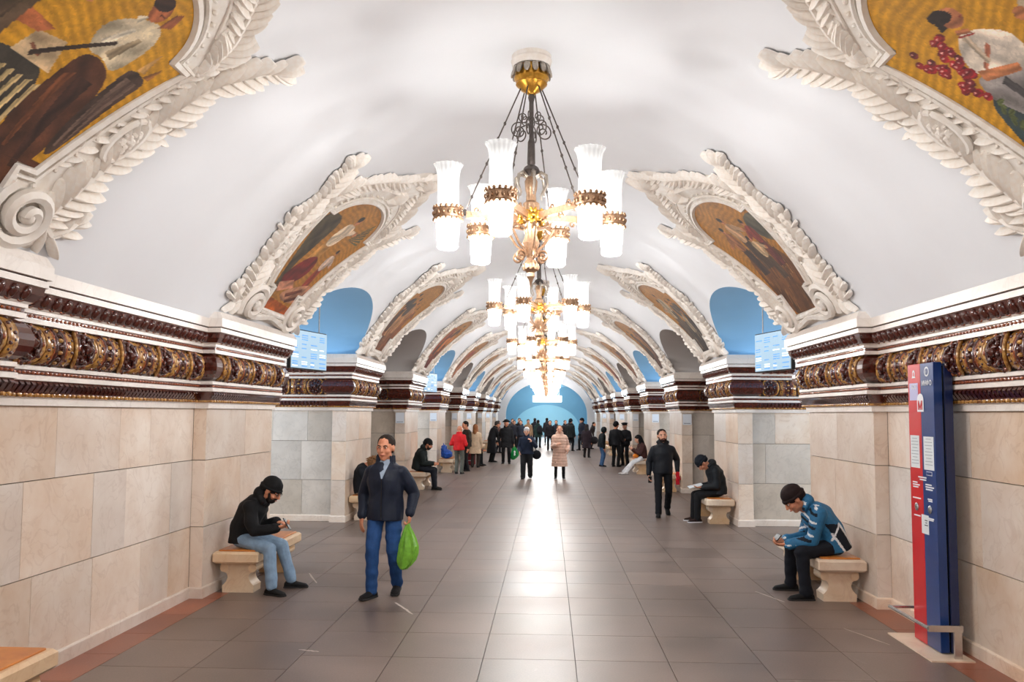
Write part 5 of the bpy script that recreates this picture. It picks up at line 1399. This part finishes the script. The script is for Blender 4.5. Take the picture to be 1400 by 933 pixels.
# -- man walking, black jacket and beard
J = skeleton(1.69, feetR=(-.10, -.22), feetL=(.10, .25), liftL=.07, handR=(-.27, -.05, .80), handL=(.28, .02, .86), nod=-.03, turn=.12, tilt=.1, elbow_out=.5)
put(J, footL=(.1, -1, -.5), hdR=(0, -.2, -1), hdL=(0, 0, -1), cuR=.7, cuL=.8, pmL=(-1, 0, 0), pmR=(1, 0, 0))
L4 = (2.36, 15.9); R4 = radians(-4)
person('bearded man in black hooded jacket and black trousers walking past the bench', L4, R4, J, dict(top=fab(20, 24, 32, .6), hem=-.16, hood=True, collar=.04, trousers=fab(18, 20, 26), shoes=fab(16, 16, 18), beard=fab(40, 28, 24), hairm=fab(36, 26, 22), skin='skin_pale', puff=1.2), VM, 4)
p = to_world(L4, R4, J['wrR']+V3((.02, -.03, -.1))); prop_box('mobile_phone', 'black mobile phone in the hand of the bearded walking man', 'phone', p, (radians(25), 0, R4), (.065, .012, .14), MAT['phone'])
o = empty('red_glove', to_world(L4, R4, J['wrL']+V3((0, -.01, -.06)))); mb = MB(); mb.cap((0, 0, .02), (0, 0, -.1), .04, .032)
for i in range(4): mb.cap((-.027+.018*i, -.01, -.1), (-.03+.02*i, -.015, -.19-.01*(i % 2)), .011, .008)
mb.cap((.035, 0, -.04), (.055, -.01, -.1), .012, .009)
remesh(mb, .007, fab(206, 30, 48), 'knit', o, 2); tag(o, 'red knitted glove held by the bearded walking man', 'glove')

# -- hooded man on the second bench
J = skeleton(1.66, seat=.465, lean=-.02, curl=.75, feetR=(-.16, -.42), feetL=(.08, -.40), handR=(-.1, -.30, .64), handL=(.12, -.30, .64), nod=1.05)
put(J, hdR=(.1, -1, -.1), hdL=(-.1, -1, -.1), pmR=(.3, 0, 1), pmL=(-.3, 0, 1))
L5 = (3.25, 15.1, 0); R5 = radians(-88)
person('man in black padded jacket and beanie bowed over papers on a bench', L5, R5, J, dict(top=fab(22, 28, 34, .6), hem=-.1, hood=True, trousers=fab(20, 22, 26), shoes=fab(44, 26, 24), sole=MAT['white_print'], beanie=fab(20, 26, 36), hair='none', puff=1.8), VM, 5)
o = prop_box('paper_sheets', 'white sheets of paper on the lap of the man in beanie', 'paper', to_world(L5, R5, V3((.02, -.42, .655))), (radians(14), radians(6), R5), (.2, .26, .012), MAT['paper'])

# -- person with fur hood, slumped
J = skeleton(1.56, seat=.465, lean=-.22, curl=.9, feetR=(-.12, -.40), feetL=(.12, -.40), handR=(-.06, -.34, .70), handL=(.08, -.34, .70), nod=1.1)
person('person in dark coat with brown fur hood slumped on a bench', (-3.27, 14.93, 0), radians(84), J, dict(top=fab(22, 26, 34), hem=-.12, trousers=fab(20, 22, 28), shoes=fab(20, 20, 22), furhood=fab(150, 108, 72), hair='none', puff=2.0), VM, 6)
# -- man in dark green jacket
J = skeleton(1.70, seat=.465, lean=.05, curl=.7, feetR=(-.12, -.46), feetL=(.12, -.42), handR=(-.08, -.40, .66), handL=(.08, -.40, .66), nod=.35)
person('man in dark green hooded jacket and pointed black beanie on a bench', (-3.2, 20.9, 0), radians(88), J, dict(top=fab(26, 34, 34), hem=-.1, hood=True, trousers=fab(22, 26, 36), shoes=fab(18, 18, 20), beanie=fab(14, 14, 16), beard=fab(60, 50, 46), hair='none', puff=1.6), VM, 7)

# -- woman in pink puffer coat
J = skeleton(1.63, feetR=(-.12, -.05), feetL=(.12, -.02), handR=(-.12, -.26, 1.02), handL=(.24, -.12, .86), nod=.02)
put(J, hdR=(.6, -.5, .4))
person('woman in long pink quilted coat walking toward us', (.49, 24.7), radians(2), J, dict(top=fab(226, 188, 168, .6), hem=-.1, tail=.38, tailw=.27, taild=.21, collar=.07, hood=True, quilt=True, fold=.002, trousers=fab(18, 18, 22), shoes=fab(20, 20, 24), sole=MAT['white_print'], hairm=fab(120, 84, 62), skin='skin_pale', puff=2.2, leg=.8), VM, 8)
# -- grey-haired woman in navy coat
J = skeleton(1.56, feetR=(-.1, -.1), feetL=(.1, .1), liftL=.03, handR=(-.2, -.2, .82), handL=(.18, -.25, 1.12), nod=.05, turn=-.05)
put(J, hdL=(-.6, -.4, .7))
Lg = (-.50, 24.6)
person('grey-haired woman in navy coat and wide dark trousers carrying a handbag', Lg, radians(-3), J, dict(top=fab(24, 36, 58), hem=-.1, tail=.74, tailw=.26, taild=.2, collar=.05, trousers=fab(34, 36, 40), shoes=fab(18, 18, 20), hair='grey', hairvol=1.06, hairm=fab(196, 196, 198), glasses=True, skin='skin_pale', leg=1.3, puff=2.0), VM, 9)
o = empty('handbag', (-.20, 24.62, .72)); mb = MB(); mb.ell((0, 0, 0), (.14, .07, .14), 12, 8); mb.build('pouch', fab(20, 22, 30), o)
mb = MB(); mb.tube([(-.1, 0, .1), (-.13, -.02, .35), (-.16, -.02, .58), (-.18, .08, .56), (-.12, .05, .3), (.0, .02, .12)], .012, 6); mb.build('strap', fab(20, 22, 30), o); tag(o, 'black handbag at the side of the grey-haired woman', 'bag')
# -- man with green and white bag
J = skeleton(1.72, feetR=(-.12, .02), feetL=(.12, -.05), handL=(.30, -.05, .78), handR=(-.32, .05, .85), nod=.05)
Lh = (-1.5, 32.0)
person('ruddy man in black coat and black fur hat with a green and white bag', Lh, 0, J, dict(top=fab(26, 28, 32), hem=-.1, tail=.62, tailw=.27, collar=.06, trousers=fab(20, 20, 24), shoes=fab(16, 16, 16), furhat=fab(16, 16, 18), hair='none', puff=2.2), .016, 10)
plastic_bag('green and white bag hanging from the hand of the fur-hatted man', to_world(Lh, 0, J['wrL']+V3((.02, 0, -.09))), .55, .15, MAT['bag_emerald'], MAT['white_print'], 5)
# -- red jacket and companion
J = skeleton(1.58, feetR=(-.09, 0), feetL=(.09, 0), handR=(-.16, -.2, 1.0), handL=(.2, -.16, .95), nod=.2)
person('bald man in red jacket and grey trousers standing with his back to us', (-2.74, 26.35), radians(168), J, dict(top=fab(214, 30, 34, .7), hem=-.14, collar=.05, trousers=fab(98, 100, 92), shoes=fab(24, 24, 26), hair='none', puff=2.0), .016, 11)
J = skeleton(1.72, feetR=(-.1, 0), feetL=(.1, 0), nod=.25)
person('dark-haired man in brown jacket standing behind the red jacket', (-2.62, 27.6), radians(-60), J, dict(top=fab(52, 44, 36), hem=-.16, trousers=fab(24, 24, 28), hairm=fab(28, 22, 20), puff=1.6), VF, 12)
mat('bag_blue', srgb(30, 92, 196), .4, var=.25, scale=10, bump=.4)
o = empty('bulky_bag', (-3.22, 26.95, .463)); mb = MB(); mb.ell((0, 0, .14), (.2, .24, .16), 14, 10); mb.ell((-.08, -.05, .3), (.11, .14, .16), 12, 8); remesh(mb, .02, MAT['bag_blue'], 'sack', o, 3, .02, 5, 14)
mb = MB(); mb.tube([(-.08, -.12, .40), (-.1, -.05, .49), (-.08, .04, .40)], .014, 6); mb.build('handle', MAT['bag_blue'], o); tag(o, 'bulky bright blue bag standing on a bench', 'bag')
mat('case_red', srgb(136, 30, 40), .5, var=.2, scale=8)
o = empty('suitcase', (-2.85, 30.55, 0)); mb = MB(); mb.bbox((0, 0, .24), (.52, .4, .42), .03); mb.build('shell', MAT['case_red'], o, angle=30)
for x in (-.18, .18):
    for y_ in (-.13, .13): mb = MB(); mb.tube([(x-.015, y_, .03), (x+.015, y_, .03)], .03, 10); mb.build('wheel', MAT['black_plastic'], o)
mb = MB(); mb.tube([(-.1, -.19, .36), (-.1, -.24, .37), (.1, -.24, .37), (.1, -.19, .36)], .012, 6); mb.build('handle', MAT['black_plastic'], o)
mb = MB(); mb.box((0, -.202, .2), (.3, .006, .02)); mb.build('stripe', MAT['paper'], o, smooth=False); tag(o, 'dark red suitcase under the man in dark jacket', 'suitcase')
J = skeleton(1.68, seat=.45, lean=.35, curl=.6, feetR=(-.2, -.42), feetL=(.12, -.42), handR=(-.1, -.5, .58), handL=(.1, -.5, .58), nod=.3)
person('man in dark grey jacket sitting hunched on a red suitcase', (-2.8, 30.6, 0), radians(80), J, dict(top=fab(40, 46, 56), hem=-.1, trousers=fab(20, 22, 26), hairm=fab(24, 20, 18), puff=1.5), .016, 13)
J = skeleton(1.58, nod=.1)
person('woman with long reddish hair in beige coat seen from behind', (-2.5, 29.5), radians(175), J, dict(top=fab(222, 196, 166), hem=-.1, tail=.5, trousers=fab(60, 50, 46), hair='long', hairm=fab(150, 96, 58), puff=1.6), VF, 14)
J = skeleton(1.72, lean=.22, curl=.25, nod=.4, handR=(-.15, -.45, 1.0), handL=(.2, -.3, .8))
person('grey-haired man in long black coat stooping forward', (-2.14, 32.9), radians(120), J, dict(top=fab(22, 24, 30), hem=-.1, tail=.36, tailw=.27, trousers=fab(20, 20, 22), hair='grey', hairm=fab(60, 58, 58), collar=.04, puff=1.8), VF, 15)
# -- group by the right-hand pylons
J = skeleton(1.70, nod=.2, handR=(-.2, -.25, 1.0)); person('uniformed person in black seen from behind, without a peaked cap', (2.66, 30.6), radians(150), J, dict(top=fab(20, 22, 28), hem=-.2, trousers=fab(18, 20, 24), hairm=fab(20, 18, 18), beanie=fab(18, 18, 22), puff=1.8), VF, 16)
J = skeleton(1.66, nod=.1, handL=(.15, -.25, 1.0), handR=(-.15, -.25, 1.0)); person('uniformed person in black with a peaked cap facing us', (3.08, 31.3), radians(-30), J, dict(top=fab(22, 24, 30), hem=-.2, trousers=fab(18, 20, 24), cap=fab(20, 22, 26), skin='skin_pale', puff=1.8), VF, 17)
J = skeleton(1.50, lean=.1, nod=.3); person('person in dark hooded jacket and blue jeans beside the uniformed pair', (2.14, 30.7), radians(100), J, dict(top=fab(20, 30, 36), hem=-.18, hoodup=True, trousers=fab(66, 104, 150), hair='none', puff=1.6), VF, 18)
# -- long-haired woman with phone
J = skeleton(1.62, seat=.465, lean=.02, curl=.4, feetR=(-.1, -.62), feetL=(.1, -.6), handR=(-.1, -.35, .82), handL=(.08, -.35, .82), nod=.35)
L6 = (3.24, 26.85, 0)
person('woman with long black hair and white trousers sitting with a phone', L6, radians(-80), J, dict(top=fab(70, 40, 36), hem=-.08, trousers=fab(224, 222, 222), shoes=fab(214, 208, 204), hair='long', hairm=fab(18, 16, 18), skin='skin_pale'), VF, 19)
p = to_world(L6, radians(-80), V3((0, -.44, .88))); prop_box('mobile_phone', 'small phone held by the long-haired woman', 'phone', p, (radians(-30), 0, radians(-80)), (.08, .012, .15), MAT['phone'])
o = empty('orange_purse', (3.0, 26.8, .60)); mb = MB(); mb.ell((0, 0, 0), (.1, .13, .07), 12, 8); mb.build('pouch', fab(226, 128, 40), o); mb = MB(); mb.tube([(-.05, 0, .05), (0, 0, .14), (.05, 0, .05)], .01, 6); mb.build('strap', fab(160, 80, 30), o); tag(o, 'small orange purse on the lap of the long-haired woman', 'bag')
# -- woman in plum coat
J = skeleton(1.52, nod=.1); person('woman in plum coat and boots walking away', (1.87, 36.8), radians(160), J, dict(top=fab(46, 34, 42), hem=-.1, tail=.42, tailw=.25, trousers=fab(30, 24, 26), hair='long', hairm=fab(40, 32, 32), puff=1.6, boot=.25), VF, 20)
o = empty('shoulder_bag', (2.22, 36.75, .78)); mb = MB(); mb.ell((0, 0, 0), (.17, .1, .17), 12, 8); mb.build('pouch', fab(28, 26, 30), o); mb = MB(); mb.tube([(-.12, 0, .1), (-.16, 0, .4), (-.05, 0, .12)], .014, 6); mb.build('strap', fab(210, 206, 204), o); tag(o, 'black shoulder bag beside the woman in plum coat', 'bag')
# -- far crowd
CROWD = [(-1.75, 45.4, 1.60, 5, (46, 50, 62), None, 'person in slate jacket at the far end, closest to the pylons'), (-1.32, 43.6, 1.62, -8, (54, 60, 74), None, 'person in blue-grey jacket in the far crowd'),
         (-1.0, 46.5, 1.66, 10, (172, 140, 108), .55, 'person in tan coat in the far crowd'), (-1.55, 47.5, 1.72, 0, (40, 34, 34), None, 'person in brown-black jacket behind the slate jacket'), (-.45, 47.2, 1.62, 165, (44, 70, 66), .6, 'person in dark teal coat with a backpack in the far crowd'),
         (.24, 43.9, 1.62, 0, (32, 32, 38), .75, 'person in charcoal coat standing alone mid-hall'), (.62, 49.3, 1.6, 0, (34, 40, 52), None, 'person in dark blue jacket behind the pink coat'), (1.14, 48.7, 1.6, 20, (40, 40, 44), None, 'person in dark grey jacket behind the pink coat'),
         (1.32, 43.2, 1.72, 150, (30, 38, 40), .7, 'person in dark hat and long dark coat striding away'), (1.98, 44.2, 1.75, -60, (34, 40, 56), .85, 'tall person in navy coat and pointed hat in the far crowd'), (2.55, 46.0, 1.55, 60, (60, 56, 60), None, 'person in grey jacket bending by the far pylons'), (-2.35, 40.5, 1.62, 80, (96, 70, 66), None, 'person in mauve jacket half behind the stooping man'),
         (-.72, 52.5, 1.7, 170, (36, 38, 46), .6, 'person in dark coat walking off behind the tan coat'), (-2.1, 51.0, 1.66, 10, (70, 62, 58), None, 'person in taupe jacket by the farthest pylons'), (.05, 55.0, 1.7, 175, (48, 52, 60), .7, 'distant person in grey coat at the blue vestibule'), (2.3, 52.0, 1.7, 30, (38, 36, 40), None, 'distant person in black jacket near the far wall'), (1.6, 54.5, 1.66, 180, (60, 54, 66), .6, 'distant person in violet-grey coat walking off')]
for i, (x, y_, h, r, c, tail, lab) in enumerate(CROWD):
    st = .12 if i % 2 else .04
    J = skeleton(h, feetR=(-.1, -st), feetL=(.1, st), nod=.05, lean=.35 if 'bending' in lab else 0)
    person(lab, (x, y_), radians(r), J, dict(top=fab(*c), hem=-.15, tail=tail, trousers=fab(26, 28, 34), hairm=fab(40, 32, 28), skin='skin_pale', puff=1.1, collar=.06, hood=i % 3 == 1, beanie=fab(26, 26, 32) if i in (8, 9) else None), .022, 30+i)
o = empty('backpack', (-.35, 46.98, 1.02)); mb = MB(); mb.ell((0, 0, 0), (.19, .12, .26), 12, 8); mb.ell((0, -.09, -.08), (.13, .06, .12), 10, 6); remesh(mb, .02, fab(26, 34, 40), 'pack', o, 2); mb = MB(); mb.tube([(-.1, .1, .2), (-.12, .2, .1), (-.1, .12, -.15)], .016, 6); mb.build('strap', fab(20, 24, 28), o); tag(o, 'dark backpack on the person in teal coat', 'backpack')

bpy.data.scenes.remove(WS)
